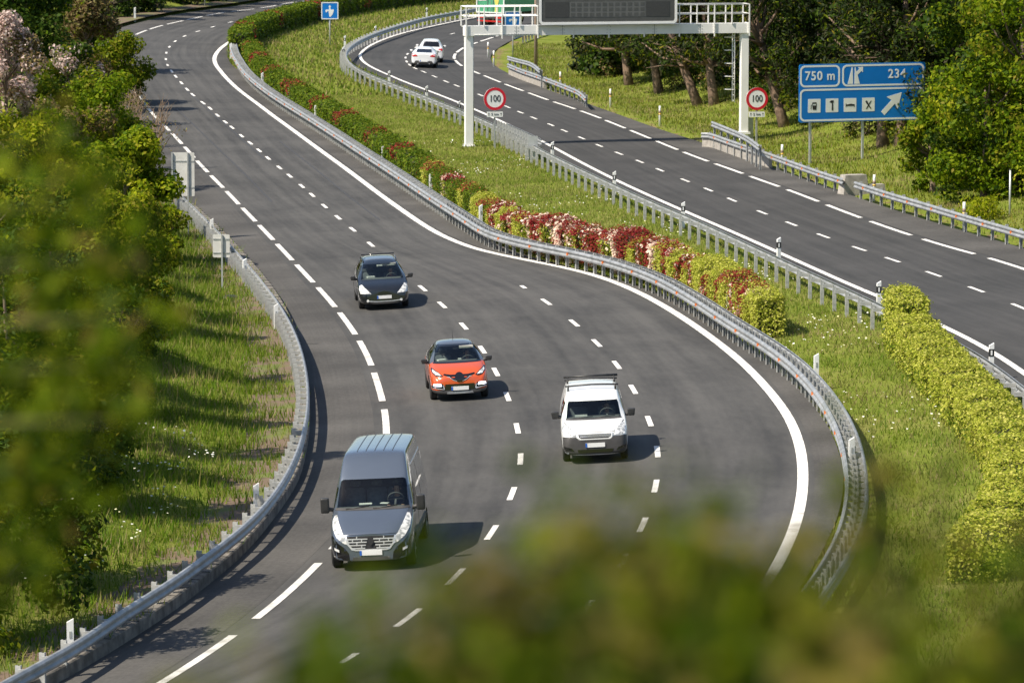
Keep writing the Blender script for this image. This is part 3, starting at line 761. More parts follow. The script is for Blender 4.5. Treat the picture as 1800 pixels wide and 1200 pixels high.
def service_sign():
    a = T(1425, 288); an = R(20); root = empty('services_sign', a, (0, 0, an), 'wide blue motorway services sign reading 750 m and 234 with four white pictograms', 'road sign')
    z0, z1, x0, x1 = 2.05, 4.93, -.66, 6.2
    for x in (0., 2.85, 5.5):
        mb = MB(); mb.box((x, .1, 1.9), (.10, .12, 4.6)); mb.build('post', M['pole'], root)
    f = Face(root)
    f.poly('panel', [rrect(x0, z0, x1, z1, .12)], .03, .05, M['blue'])
    zm = z0 + 1.68
    bx = lambda a_, b_, c_, d_, r_=.26: (rrect(a_, b_, c_, d_, r_), rrect(a_ + .09, b_ + .09, c_ - .09, d_ - .09, r_ - .07))
    f.ring('white_border', [bx(x0 + .04, z0 + .05, x1 - .06, zm - .03), bx(x0 + .04, zm + .06, x0 + 2.20, z1 - .06), bx(x0 + 2.32, zm + .06, x1 - .06, z1 - .06)], -.02, .006, M['swhite'])
    zl = (zm + z1) / 2
    text_mesh('lettering', '750 m', .62, M['swhite'], root, (x0 + 1.12, -.026, zl), FR, .012, 1.12, .95)
    text_mesh('lettering', '234', .62, M['swhite'], root, (x1 - 1.55, -.026, zl + .03), FR, .012, 1.15, .95)
    X = x0 + 2.62
    f.poly('exit_symbol', [[(X, zl - .42), (X + .29, zl - .42), (X + .27, zl + .40), (X + .22, zl + .40)],
        [(X + .36, zl - .42), (X + .66, zl - .42), (X + .54, zl + .02), (X + .74, zl + .22), (X + .82, zl + .14), (X + .83, zl + .42), (X + .55, zl + .40), (X + .63, zl + .33), (X + .47, zl + .17), (X + .42, zl + .40), (X + .38, zl + .40)]], -.02, .006, M['swhite'])
    zs = z0 + .48; S = .68; xs = [x0 + .48, x0 + 1.44, x0 + 2.42, x0 + 3.42]
    f.poly('pictogram_squares', [rrect(x, zs, x + S, zs + S, .03, 2) for x in xs], -.02, .006, M['swhite'])
    c = [(x + S / 2, zs + S / 2) for x in xs]; pic = []
    cx, cz = c[0]   # fuel pump
    pic += [[(cx - .08, cz - .20), (cx + .10, cz - .20), (cx + .13, cz + .02), (cx - .11, cz + .02)], rrect(cx - .12, cz + .10, cx + .12, cz + .17, .03, 2),
            [(cx - .12, cz + .02), (cx - .09, cz + .02), (cx - .09, cz + .10), (cx - .12, cz + .10)], [(cx + .10, cz + .02), (cx + .13, cz + .02), (cx + .13, cz + .10), (cx + .10, cz + .10)],
            [(cx - .20, cz - .16), (cx - .17, cz - .16), (cx - .15, cz + .06), (cx - .18, cz + .06)]]
    cx, cz = c[1]   # spanner
    pic += [[(cx - .02, cz - .25), (cx + .06, cz - .25), (cx + .06, cz + .02), (cx + .04, cz + .14), (cx - .01, cz + .14)], [(cx - .14, cz + .16), (cx - .05, cz + .12), (cx + .08, cz + .13), (cx + .08, cz + .25), (cx - .06, cz + .25)]]
    cx, cz = c[2]   # bed
    pic += [[(cx - .24, cz - .10), (cx - .21, cz - .10), (cx - .21, cz + .08), (cx - .24, cz + .08)], [(cx - .21, cz - .05), (cx + .21, cz - .05), (cx + .21, cz + .03), (cx + .05, cz + .06), (cx - .21, cz + .02)],
            [(cx + .21, cz - .10), (cx + .24, cz - .10), (cx + .24, cz + .04), (cx + .21, cz + .04)]]
    cx, cz = c[3]   # fork and knife
    pic += [[(cx - .14, cz - .21), (cx - .09, cz - .23), (cx + .13, cz + .12), (cx + .17, cz + .20), (cx + .10, cz + .17)], [(cx + .11, cz - .22), (cx + .16, cz - .19), (cx + .02, cz + .0), (cx - .08, cz + .20), (cx - .17, cz + .18), (cx - .12, cz + .06), (cx - .04, cz - .02)]]
    f.poly('pictograms', pic, -.028, .005, M['sblack'])
    X, Z = x0 + 4.55, z0 + .36
    d = lambda u, v: (X + (u - v) * .7071, Z + (u + v) * .7071)
    f.poly('arrow', [[d(0, -.13), d(.80, -.13), d(.72, -.44), d(1.46, 0), d(.72, .44), d(.80, .13), d(0, .13)]], -.02, .006, M['swhite'])
service_sign()

def dagger_sign(base, h, w, yaw, label):
    root = empty('information_sign', base, (0, 0, yaw), label, 'road sign', 'blue dagger signs')
    mb = MB(); mb.tube([(0, .06, -.4), (0, .06, h - .1)], .055, 8); mb.build('post', M['pole'], root)
    f = Face(root); z0 = h - w
    f.poly('panel', [rrect(-w / 2, z0, w / 2, h, .06)], .02, .04, M['blue'])
    f.ring('white_border', [(rrect(-w / 2, z0, w / 2, h, .06), rrect(-w / 2 + .07, z0 + .07, w / 2 - .07, h - .07, .04))], -.022, .006, M['swhite'])
    c = z0 + w / 2; k = w / 1.35
    q = lambda l: [(x * k, c + z * k) for x, z in l]
    f.poly('dagger_symbol', [q([(-.08, .08), (-.05, .24), (-.09, .33), (0, .45), (.09, .33), (.05, .24), (.08, .08), (.3, .10), (.32, .0), (.22, -.28), (.06, -.48), (-.04, -.48), (-.09, -.05), (-.18, .0), (-.22, -.12), (-.33, -.12), (-.36, .0), (-.28, .10)])], -.022, .006, M['swhite'])
    return root
dagger_sign(P(580, 83), 3.35, 1.28, R(8), 'square blue sign with white dagger symbol standing alone on the median grass')
dagger_sign(P(902, 100), 3.35, 1.3, R(20), 'square blue sign with white dagger symbol partly behind the gantry railing')

def back_sign(px_posts, w, h, z0, label):
    b = [P(*q) for q in px_posts]; g = b[0]; root = empty('traffic_sign', g, (0, 0, R(-3)), label, 'road sign')
    base = .28
    xs = [(q - g).x for q in b]; cx = sum(xs) / len(xs) + (.12 if len(xs) > 1 else -.03)
    for x in xs:
        mb = MB(); mb.box((x, -.035, (z0 + h) / 2 - .1), (.06, .07, z0 + h + .2)); mb.build('post', M['pole'], root)
    mb = MB(); mb.prism(rrect(cx - w / 2, z0, cx + w / 2, z0 + h, .05), (0, .03, 0), FX, FZ, .02); mb.build('panel', M['signback'], root)
    mb = MB()
    for z in (z0 + .2 * h, z0 + .8 * h): mb.box((cx, .001, z), (w * .96, .02, .05))
    mb.build('stiffener', M['pole'], root)
back_sign([(304, 425), (336, 418)], .98, 1.86, 1.95, 'back of a tall grey sign on two posts among the left shrubs')
back_sign([(391, 520)], .64, .86, 1.45, 'back of a small grey sign on one post beside the left guard rail')

def gantry():
    a = P(824, 260); an = R(13); q_ = px_ray(1307, 240); s_ = q_[0] / q_[1]; Ln = (s_ * a.y - a.x) / (math.cos(an) - s_ * math.sin(an)); v = Vector((0, 0, .5))
    root = empty('sign_gantry', a, (0, 0, an), 'white steel gantry with walkway railing spanning the far carriageway', 'gantry')
    dzb = v.z; zb = 5.95; hb = .52
    for x, z in ((0, 0), (Ln, dzb)):
        mb = MB(); mb.box((x, 0, (zb + z) / 2 - .2), (.40, .40, zb - z + .4)); mb.box((x, 0, z + .06), (.6, .6, .12)); mb.build('column', M['gantry'], root)
    mb = MB(); mb.box((Ln / 2, 0, zb + hb / 2), (Ln + .5, .55, hb))
    for x in (-.15, Ln + .15): mb.box((x, 0, zb + hb / 2), (.05, .66, hb + .08))
    mb.build('beam', M['gantry'], root)
    mb = MB(); mb.box((Ln / 2, .62, zb + hb - .05), (Ln + .4, .62, .06)); mb.build('walkway', M['zinc_dull'], root)
    mb = MB(); zt = zb + hb
    for y in (-.30, .95):
        for z in (zt + .52, zt + 1.02): mb.tube([(-.2, y, z), (Ln + .2, y, z)], .03, 6)
        n = 16
        for k in range(n + 1):
            x = -.2 + (Ln + .4) * k / n; lo = zt - (hb + .16 if k % 2 == 0 and y < 0 else .02)
            mb.box((x, y - (.015 if y < 0 else 0), (lo + zt + 1.02) / 2), (.06, .05, zt + 1.02 - lo))
    for x in (-.2, Ln + .2):
        for z in (zt + .52, zt + 1.02): mb.tube([(x, -.3, z), (x, .95, z)], .03, 6)
    mb.build('railing', M['gantry'], root)
    mb = MB()
    for y in (-.18, .22): mb.tube([(Ln - .5, y + .3, 2.2), (Ln - .5, y + .3, zb + .1)], .028, 6)
    for k in range(13): mb.tube([(Ln - .5, .12, 2.3 + .29 * k), (Ln - .5, .52, 2.3 + .29 * k)], .018, 5)
    for k in range(5): mb.tube([(Ln - .5 - .5 * math.sin(t), .32 - .36 * math.cos(t), 2.9 + .7 * k) for t in np.linspace(0, math.pi, 8)], .016, 5)
    mb.build('ladder', M['gantry'], root)
    mb = MB(); mb.box((Ln + .35, .1, .75), (.35, .3, 1.2)); mb.build('control_box', M['pole'], root)
    mb = MB()
    for k in range(1, 6):
        mb.box((Ln * k / 6, -.277, zb + hb / 2), (.035, .012, hb * .98))
        for q in (-.09, .09):
            for z in (.1, .26, .42): mb.box((Ln * k / 6 + q, -.28, zb + z), (.035, .02, .035))
    mb.build('bolted_joints', M['zinc_dull'], root)
    mb = MB(); mb.tube([(.24, -.1, .5), (.24, -.1, zb)], .025, 6); mb.tube([(.24, -.29, zb + .06), (Ln * .25, -.29, zb + .06)], .02, 6); mb.build('cable_conduit', M['pole'], root)
    for x in (0, Ln):
        mb = MB()
        for u in (-.24, .24):
            for v2 in (-.24, .24): mb.tube([(x + u, v2, .1), (x + u, v2, .2)], .03, 6)
        mb.build('anchor_bolts', M['zinc_dull'], root)
    # unlit message panel
    x0, x1, z0, z1 = Ln * .243, Ln * .742, zt + .05, zt + 1.62
    pan = MB(); pan.box(((x0 + x1) / 2, -.30, (z0 + z1) / 2), (x1 - x0 - .02, .7, z1 - z0 - .02)); p = pan.build('message_panel', M['vms'], root)
    mb = MB(); frame_faces(mb, rrect(x0, z0, x1, z1, .22), rrect(x0 + .13, z0 + .13, x1 - .13, z1 - .13, .12), (0, -.652, 0), FX, FZ, .02); mb.build('white_border', M['swhite'], p)
    w = x1 - x0; zz0, zz1 = z0 + .38, z1 - .38
    for q in ((x0 + .32, x0 + .215 * w), (x0 + .775 * w, x1 - .42)):
        mb = MB(); mb.box(((q[0] + q[1]) / 2, -.655, (zz0 + zz1) / 2), (q[1] - q[0], .012, zz1 - zz0))
        mb.build('square_matrix', M['vms_side'], p)
    mb = MB(); mb.box((x0 + .495 * w, -.654, (zz0 + zz1) / 2), (.55 * w, .01, zz1 - zz0)); mb.build('text_matrix', M['vms_mid'], p)
    mb = MB()
    for r_ in range(3):
        for k in range(12):
            cw = .55 * w / 12; mb.box((x0 + .22 * w + cw * (k + .5), -.662, zz0 + (zz1 - zz0) * (r_ + .5) / 3), (cw * .66, .008, (zz1 - zz0) / 3 * .66))
    mb.build('character_modules', M['vms'], p)
    mb = MB()
    for x in (.36, .62):
        for d in (-.16, .16): mb.box((Ln * x + d, -.285, zb + .24), (.22, .02, .22), rot=Euler((0, R(20), 0)))
    mb.build('beam_markers', M['swhite'], root)
gantry()

_g = P(942, 118); _mb = MB(); _mb.tube([(0, 0, -.5), (0, 0, 4.2), (0, 0, 8.6)], [.14, .12, .09], 10)
_o = _mb.build('column', M['rustpole']); _o.name = 'steel_pole'; _o.location = _g; tag(_o, 'brown steel pole rising behind the gantry message panel', 'pole')
_mb = MB(); _mb.box((0, -.0, 8.0), (.5, .22, .45)); _mb.tube([(0, 0, 8.5), (.9, -.2, 8.8)], .05, 6); _mb.build('camera_box', M['pole'], _o)
for (x, y, h, lab) in ((360, 16, 3.0, 'thin grey pole at the edge of the near carriageway bend, top centre left'), (1775, 378, 1.9, 'thin grey pole standing in front of the trees at the right edge')):
    g = T(x, y); mb = MB(); mb.tube([(0, 0, -.4), (0, 0, h)], .055 if x < 1000 else .045, 8); o = mb.build('sign_pole', M['pole'], loc=g); tag(o, lab, 'pole')
    mb = MB(); mb.tube([(0, 0, h), (0, 0, h + .03)], .06, 8); mb.build('cap', M['black'], o)
    if x < 1000:
        mb = MB(); mb.prism(rrect(-.5, h, .5, h + 1.0, .05), (0, .06, 0), FX, FZ, .02); mb.build('panel', M['signback'], o)

# stones by the kerb
for i, (x, y, s, lab) in enumerate([(500, 750, .55, 'pale flat stone lying in the soil behind the left kerb'), (404, 524, .35, 'small dark stone at the foot of the small sign post')]):
    g = T(x, y); rng = random.Random(i + 5); bm = bmesh.new(); bmesh.ops.create_icosphere(bm, subdivisions=2, radius=1)
    for v in bm.verts: v.co = Vector((v.co.x * s, v.co.y * s * .7, v.co.z * s * .35)) * rng.uniform(.8, 1.15)
    me = bpy.data.meshes.new('stone'); bm.to_mesh(me); bm.free(); me.materials.append(M['stone'] if i == 0 else M['black'])
    tag(link_mesh('stone', me, loc=g), lab, 'stone')
# ------------------------------------------------------------------ vehicles (local frame: front at y = 0 looking along -Y)
VM = dict(
    glass=glass_mat('windscreen glass', (.80, .89, .87)), sideglass=glass_mat('side glass', (.4, .46, .45)),
    interior=mat('cabin lining', (.075, .077, .078), .9, c2=(.11, .11, .108), scale=5), seat=mat('seat cloth', (.12, .125, .13), .9, c2=(.17, .175, .18), scale=9),
    tyre=mat('tyre', (.018, .018, .018), .85, c2=(.028, .027, .026), scale=6), rim=mat('alloy rim', (.45, .46, .47), .35, .7, c2=(.55, .56, .57), scale=5),
    chrome=mat('chrome', (.78, .78, .79), .3, .55, c2=(.70, .70, .71), scale=8), lamp=mat('lamp glass', (.30, .31, .31), .12, 0, c2=(.78, .78, .76), scale=11, coat=1., lo=.40, hi=.55),
    drl=mat('daytime lamp', (.8, .85, 1), .3, emit=((.72, .8, 1), 4.)), tail=mat('tail lamp', (.45, .012, .01), .25, c2=(.6, .03, .02), scale=6, coat=.6),
    plate=mat('number plate', (.82, .82, .80), .5, c2=(.76, .76, .74), scale=3), plate_blue=mat('plate band', (.02, .12, .5), .5),
    trim=mat('dark bumper plastic', (.045, .043, .042), .55, c2=(.065, .062, .06), scale=4, bump=.05), gloss=mat('gloss black', (.008, .008, .009), .12, coat=.6),
    card=mat('papers on the dash', (.7, .68, .62), .8, c2=(.55, .55, .52), scale=5), visor=mat('sun visor', (.55, .54, .48), .9, c2=(.48, .47, .42), scale=5),
    brown=mat('skin', (.42, .24, .16), .6, c2=(.38, .21, .14), scale=9), hair=mat('hair', (.03, .02, .014), .8, c2=(.05, .035, .025), scale=30),
)
VM['black'] = M['black']
def paint(name, c, metal=0., rough=.28):
    c2 = tuple(min(1, x * 1.06 + .002) for x in c)
    return mat(name, c, rough, metal, c2=c2, scale=1.2, coat=1.)

def ev_mesh(o):
    bpy.context.view_layer.update()
    return bpy.data.meshes.new_from_object(o.evaluated_get(bpy.context.evaluated_depsgraph_get()))

def loft_body(st, sub=2):
    """st: rows (y, zb, zs, zt, w, wt, rake)  -> smooth closed mesh"""
    bm = bmesh.new(); rings = []
    for (y, zb, zs, zt, w, wt, rk) in st:
        d = zs - zb; e = zt - zs; er = min(.10 if zt < 1.68 else .06, e * .45)
        half = [(0, zb), (.70 * w, zb), (.93 * w, zb + .04), (w * .99, zb + .25 * d), (w, zb + .68 * d), (w * .985, zs), (w * .5 + wt * .5 + .012, zs + e * .5), (wt, zt - er), (wt - er * .6, zt - er * .2), (wt * .55, zt + .012), (0, zt + .02)]
        ring = half + [(-x, z) for x, z in half[1:-1]][::-1]
        rings.append([bm.verts.new((x, y + rk * (z - zb), z)) for x, z in ring])
    n = len(rings[0]); H = 11
    for a, b in zip(rings[:-1], rings[1:]):
        for i in range(n): bm.faces.new((a[i], a[(i + 1) % n], b[(i + 1) % n], b[i]))
    for r, fl in ((rings[0], True), (rings[-1], False)):
        L = [r[i] for i in range(H)]; Q = [r[0]] + [r[n - i] for i in range(1, H - 1)] + [r[H - 1]]
        for i in range(H - 1):
            f = [L[i], L[i + 1], Q[i + 1], Q[i]]; f = [v for k, v in enumerate(f) if v not in f[:k]]
            bm.faces.new(f if fl else f[::-1])
    bmesh.ops.recalc_face_normals(bm, faces=bm.faces)
    me = bpy.data.meshes.new('body'); bm.to_mesh(me); bm.free()
    o = bpy.data.objects.new('tmp', me); COL.objects.link(o)
    m = o.modifiers.new('s', 'SUBSURF'); m.levels = sub; m.render_levels = sub
    out = ev_mesh(o); bpy.data.objects.remove(o)
    out.polygons.foreach_set('use_smooth', np.ones(len(out.polygons), bool)); return out

def prism_mesh(poly, axis, a, b, mt):
    """poly in (x,z) swept in y from a to b, or in (y,z) swept in x"""
    mb = MB()
    if axis == 'y': mb.prism(poly, (0, b, 0), FX, FZ, b - a)
    else: mb.prism(poly, (a, 0, 0), Vector((0, 1, 0)), FZ, b - a)
    return mb.mesh('cut', mt)

class Car:
    def __init__(s, name, label, cat, px, yaw, st, pmat, back=False, extra=None):
        g = P(*px); s.st = st; s.L = st[-1][0]
        k = -math.atan(float(bank(g.y))) * (-1 if back else 1)
        s.root = empty(name, g, (0, k, yaw + (math.pi if back else 0)), label, cat)
        s.me = loft_body(st); s.solid = BVHTree.FromPolygons([v.co.copy() for v in s.me.vertices], [tuple(p.vertices) for p in s.me.polygons])
        s.me.materials.append(pmat); s.body = link_mesh('body', s.me, s.root); s.cuts = []
    def mats_by(s, mts, fn):
        for m in mts: s.me.materials.append(m)
        for p in s.me.polygons:
            i = fn(p.center, p.normal)
            if i: p.material_index = i
    def cut(s, me): s.cuts.append(me)
    def carve(s):
        objs = []
        for me in s.cuts:
            c = bpy.data.objects.new('c', me); COL.objects.link(c); objs.append(c); c.parent = s.root
            m = s.body.modifiers.new('b', 'BOOLEAN'); m.operation = 'DIFFERENCE'; m.object = c; m.solver = 'EXACT'; m.material_mode = 'TRANSFER'
        me = ev_mesh(s.body); s.body.modifiers.clear(); s.body.data = me; me.name = 'body'
        for c in objs: bpy.data.objects.remove(c)
        while len(me.materials) < 1: me.materials.append(None)
        me.materials.append(VM['interior']); ii = len(me.materials) - 1
        for p in me.polygons:
            h = s.solid.find_nearest(p.center)
            if h[3] is None or h[3] > .006 or abs(p.normal.dot(h[1])) < .6: p.material_index = ii
        bm = bmesh.new(); bm.from_mesh(me)
        for e in bm.edges:
            if len(e.link_faces) == 2 and e.calc_face_angle(0) > R(38): e.smooth = False
        bm.to_mesh(me); bm.free()
    def project(s, x, y, z, d):
        o = Vector((x, y, z)) - d * 6
        h = s.solid.ray_cast(o, d)
        if h[0] is None: h = s.solid.find_nearest(Vector((x, y, z)))
        return h[0], h[1]
    def panel(s, name, polys, mt, view='front', off=.006, depth=.03, step=.07, parent=None, smooth=True):
        """outline drawn in front view (x,z) or side view (y,z), laid on the body surface with real thickness"""
        d = {'front': Vector((0, 1, 0)), 'back': Vector((0, -1, 0)), 'right': Vector((-1, 0, 0)), 'left': Vector((1, 0, 0)), 'top': Vector((0, 0, -1))}[view]
        if polys and not hasattr(polys[0][0], '__len__'): polys = [polys]
        bm = bmesh.new()
        for poly in polys:
            vs = [bm.verts.new((p[0], p[1], 0)) for p in poly]; bm.faces.new(vs)
        for ax in (0, 1):
            cs = [v.co[ax] for v in bm.verts]; t = math.floor(min(cs) / step) * step + step
            while t < max(cs):
                nn = Vector((1, 0, 0)) if ax == 0 else Vector((0, 1, 0))
                bmesh.ops.bisect_plane(bm, geom=bm.verts[:] + bm.edges[:] + bm.faces[:], plane_co=nn * t, plane_no=nn); t += step
        bmesh.ops.triangulate(bm, faces=[f for f in bm.faces if len(f.verts) > 4])
        mid = s.L / 2; pos = {}
        for v in bm.verts:
            a, b = v.co.x, v.co.y
            q = (a, mid, b) if view in ('front', 'back') else (0, a, b) if view in ('left', 'right') else (a, b, 1.)
            h, n = s.project(*q, d)
            if n.dot(d) > 0: n = -n
            pos[v] = (h + (n * .6 - d * .4) * off, d * depth)
        bound = [e for e in bm.edges if len(e.link_faces) == 1]
        back = {}
        for v, (p, q) in pos.items(): v.co = p
        for e in bound:
            for v in e.verts:
                if v not in back: back[v] = bm.verts.new(v.co + pos[v][1])
        for e in bound:
            a, b = e.verts; bm.faces.new((a, b, back[b], back[a]))
        for f in bm.faces: f.smooth = smooth
        bmesh.ops.recalc_face_normals(bm, faces=bm.faces)
        for e in bound: e.smooth = False
        me = bpy.data.meshes.new(name); bm.to_mesh(me); bm.free(); me.materials.append(mt)
        me.update()
        # make sure the face looks outwards
        if me.polygons and sum((Vector(p.normal).dot(d)) * p.area for p in me.polygons) > 0: me.flip_normals()
        return link_mesh(name, me, parent or s.root)
    def wheels(s, r, ys, track, w=.21, spokes=5, mt=None):
        mt = mt or VM['rim']
        for y in ys:
            for sx in (-1, 1):
                mb = MB(); n = 28; prof = [(-w / 2, r * .68), (-w / 2, r * .9), (-w / 2 + .03, r), (w / 2 - .03, r), (w / 2, r * .9), (w / 2, r * .68)]
                vs = []; fs = []
                for i in range(n):
                    a = 2 * math.pi * i / n
                    for px_, pr in prof: vs.append((px_, pr * math.cos(a), pr * math.sin(a)))
                K = len(prof)
                for i in range(n):
                    for j in range(K): fs.append((i * K + j, i * K + (j + 1) % K, ((i + 1) % n) * K + (j + 1) % K, ((i + 1) % n) * K + j))
                mb.add(vs, fs, 0, False); wo = mb.build('wheel', VM['tyre'], s.root, loc=(sx * track / 2, y, r))
                mb = MB(); x = sx * (w / 2 - .03)
                mb.tube([(x - .02, 0, 0), (x + .02, 0, 0)], r * .2, 12)
                for k in range(spokes):
                    a = 2 * math.pi * k / spokes; mb.box((x, math.cos(a) * r * .38, math.sin(a) * r * .38), (.03, r * .56, r * .18), rot=Euler((a, 0, 0)))
                mb.tube([(x - .03, 0, 0), (x - .02, 0, 0)], r * .67, 20, 1); mb.build('rim', [mt, VM['tyre']], wo)
        for y in ys:
            mb = MB()
            for sx in (-1, 1): mb.tube([(sx * (track / 2 + .25), y, r), (sx * (track / 2 - w / 2 - .08), y, r)], r + .07, 24)
            s.cut(mb.mesh('cut', VM['interior']))
    def mirror(s, x, y, z, w, h, d, mt, tall=False):
        for sx in (-1, 1):
            mb = MB(); bm = bmesh.new(); bmesh.ops.create_cube(bm, size=1)
            for v in bm.verts:
                v.co = Vector((v.co.x * w * (1 if v.co.z > 0 or tall else .75), v.co.y * d, v.co.z * h))
            bmesh.ops.bevel(bm, geom=bm.edges[:], offset=min(w, h, d) * .3, segments=3, affect='EDGES', profile=.6)
            for f in bm.faces: f.smooth = True
            me = bpy.data.meshes.new('mirror'); bm.to_mesh(me); bm.free(); me.materials.append(mt)
            o = link_mesh('mirror', me, s.root, (sx * x, y, z))
            mb.tube([(-sx * w * .3, .02, -h * .25), (-sx * (w * .5 + .10), .05, -h * .32)], [.05, .045], 8); mb.build('mirror_arm', VM['trim'], o)
    def plate(s, z, view='front', x=0., w=.52, h=.115, off=.02):
        y = s.project(x, s.L / 2, z, Vector((0, 1 if view == 'front' else -1, 0)))[0].y; sg = -1 if view == 'front' else 1
        mb = MB(); mb.box((x, y + sg * off, z), (w, .012, h)); o = mb.build('number_plate', VM['plate'], s.root)
        mb = MB(); mb.box((x - w / 2 * (1 if view == 'front' else -1) * .92, y + sg * (off + .008), z), (.045, .008, h * .96)); mb.build('blue_band', VM['plate_blue'], o)
        return y
    def seats(s, y, z, xs=(-.38, .38), h=.62):
        for x in xs:
            mb = MB(); bm = bmesh.new()
            def rb(c, d, tilt=0.):
                k = len(bm.verts); r = bmesh.ops.create_cube(bm, size=1)['verts']
                for v in r: v.co = Matrix.Rotation(tilt, 3, 'X') @ Vector((v.co.x * d[0], v.co.y * d[1], v.co.z * d[2])) + Vector(c)
            rb((0, -.22, -.06), (.5, .5, .14)); rb((0, .08, h / 2), (.48, .13, h), R(-12)); rb((0, .2, h + .11), (.26, .10, .18), R(-8))
            bmesh.ops.bevel(bm, geom=bm.edges[:], offset=.035, segments=2, affect='EDGES')
            for f in bm.faces: f.smooth = True
            me = bpy.data.meshes.new('seat'); bm.to_mesh(me); bm.free(); me.materials.append(VM['seat'])
            link_mesh('seat', me, s.root, (x, y, z))
    def wheel_in(s, x, y, z, r=.19):
        mb = MB(); q = Matrix.Rotation(R(-62), 3, 'X'); ring = [q @ Vector((r * math.cos(a), r * math.sin(a), 0)) for a in np.linspace(0, 2 * math.pi, 25)]
        mb.tube(ring, .016, 6); mb.tube([q @ Vector((-r, 0, 0)), q @ Vector((r, 0, 0))], .018, 6); mb.tube([(0, 0, 0), (0, -.3, -.12)], .03, 6)
        mb.build('steering_wheel', VM['interior'], s.root, loc=(x, y, z))
    def world(s, p): 
        bpy.context.view_layer.update(); return s.root.matrix_world @ Vector(p)

def person(car, seat, label, cloth, seated_turn=0., hairmat=None):
    """one seated figure: a single skinned body, hands on the wheel"""
    V = []; E = []; Rr = []
    def nd(p, r, par=None):
        V.append(p); Rr.append(r)
        if par is not None: E.append((par, len(V) - 1))
        return len(V) - 1
    pel = nd((0, 0, .10), (.17, .13)); wai = nd((0, .03, .26), (.145, .105), pel); che = nd((0, .06, .43), (.175, .12), wai); nk0 = nd((0, .07, .56), (.09, .075), che)
    nk = nd((0, .06, .63), (.055, .06), nk0); hd0 = nd((0, .04, .70), (.068, .082), nk); hd1 = nd((0, .03, .77), (.074, .094), hd0); hd2 = nd((0, .035, .83), (.068, .085), hd1); nd((0, .04, .868), (.038, .045), hd2)
    for sx in (-1, 1):
        sh = nd((sx * .19, .07, .515), (.07, .07), che); el = nd((sx * .26, -.12, .30), (.046, .046), sh); wr = nd((sx * .18, -.36, .38), (.028, .026), el)
        pa = nd((sx * .165, -.42, .405), (.034, .02), wr)
        for k, (dx, ln) in enumerate(((.030, .9), (.010, 1.0), (-.010, .95), (-.028, .75))):
            f0 = nd((sx * .165 + dx, -.455, .425), (.011, .010), pa); f1 = nd((sx * .165 + dx, -.475, .445 + .012 * ln), (.0095, .009), f0); nd((sx * .165 + dx * .9, -.46 + .006 * k, .462 + .012 * ln), (.008, .008), f1)
        t0 = nd((sx * .135, -.425, .425), (.012, .011), pa); nd((sx * .125, -.45, .45), (.009, .009), t0)
        hp = nd((sx * .1, -.05, .08), (.095, .09), pel); kn = nd((sx * .14, -.46, .14), (.065, .065), hp); an = nd((sx * .14, -.62, -.22), (.045, .045), kn); nd((sx * .15, -.76, -.25), (.04, .035), an)
    me = bpy.data.meshes.new('person'); me.from_pydata(V, E, []); o = bpy.data.objects.new('person', me); COL.objects.link(o)
    sk = o.modifiers.new('k', 'SKIN'); sk.use_smooth_shade = True; sv = me.skin_vertices[0].data
    for i, r in enumerate(Rr): sv[i].radius = r; sv[i].use_root = (i == 0)
    o.modifiers.new('s', 'SUBSURF').levels = 1; o.modifiers['s'].render_levels = 1
    m2 = ev_mesh(o); o.modifiers.clear(); o.data = m2; m2.name = 'person'
    # face: brow, nose, chin pushed out of the head surface
    for v in m2.vertices:
        c = v.co
        if c.z > .66 and c.y < 0:
            if abs(c.x) < .022 and .735 < c.z < .785: c.y -= .022
            elif abs(abs(c.x) - .032) < .014 and .775 < c.z < .80: c.y += .007
            elif abs(c.x) < .03 and .675 < c.z < .70: c.y -= .010
    m2.materials.clear(); m2.materials.append(VM['brown']); m2.materials.append(cloth)
    for p in m2.polygons:
        c = p.center; p.material_index = 0 if (c.z > .585 and abs(c.x) < .12) or (c.y < -.37 and c.z > .25) else 1
        p.use_smooth = True
    o.location = car.world(seat); o.rotation_euler = car.root.rotation_euler
    tag(o, label, 'person')
    bm = bmesh.new(); bmesh.ops.create_uvsphere(bm, u_segments=16, v_segments=10, radius=1)
    for v in bm.verts: v.co = Vector((v.co.x * .084, v.co.y * .102 + .052, v.co.z * .095 + .80))
    bmesh.ops.delete(bm, geom=[v for v in bm.verts if (v.co.y < .0 and v.co.z < .835) or v.co.z < .72], context='VERTS')
    hm = bpy.data.meshes.new('hair'); bm.to_mesh(hm); bm.free(); hm.materials.append(hairmat or VM['hair']); hm.polygons.foreach_set('use_smooth', np.ones(len(hm.polygons), bool)); link_mesh('hair', hm, o)
    for sx in (-1, 1):
        mb = MB(); mb.tube([(sx * .082, .045, .755), (sx * .09, .05, .775), (sx * .084, .05, .795)], [.012, .02, .012], 8); mb.build('ear', VM['brown'], o)
        mb = MB(); mb.tube([(sx * .031, -.058, .781), (sx * .031, -.066, .781)], .009, 8); mb.build('eye', VM['gloss'], o)
    mb = MB(); mb.tube([(-.024, -.062, .712), (0, -.068, .711), (.024, -.062, .712)], [.003, .005, .003], 6); mb.build('mouth', mat('lips', (.3, .1, .08), .5), o)
    return o

def cloth(name, c): return mat(name, c, .9, c2=tuple(x * 1.3 for x in c), scale=14)
def mir(p): return [p, [(-x, z) for x, z in p][::-1]]
def bar(car, name, pts, r, mt, n=6, parent=None):
    mb = MB(); mb.tube(pts, r, n); return mb.build(name, mt, parent or car.root)

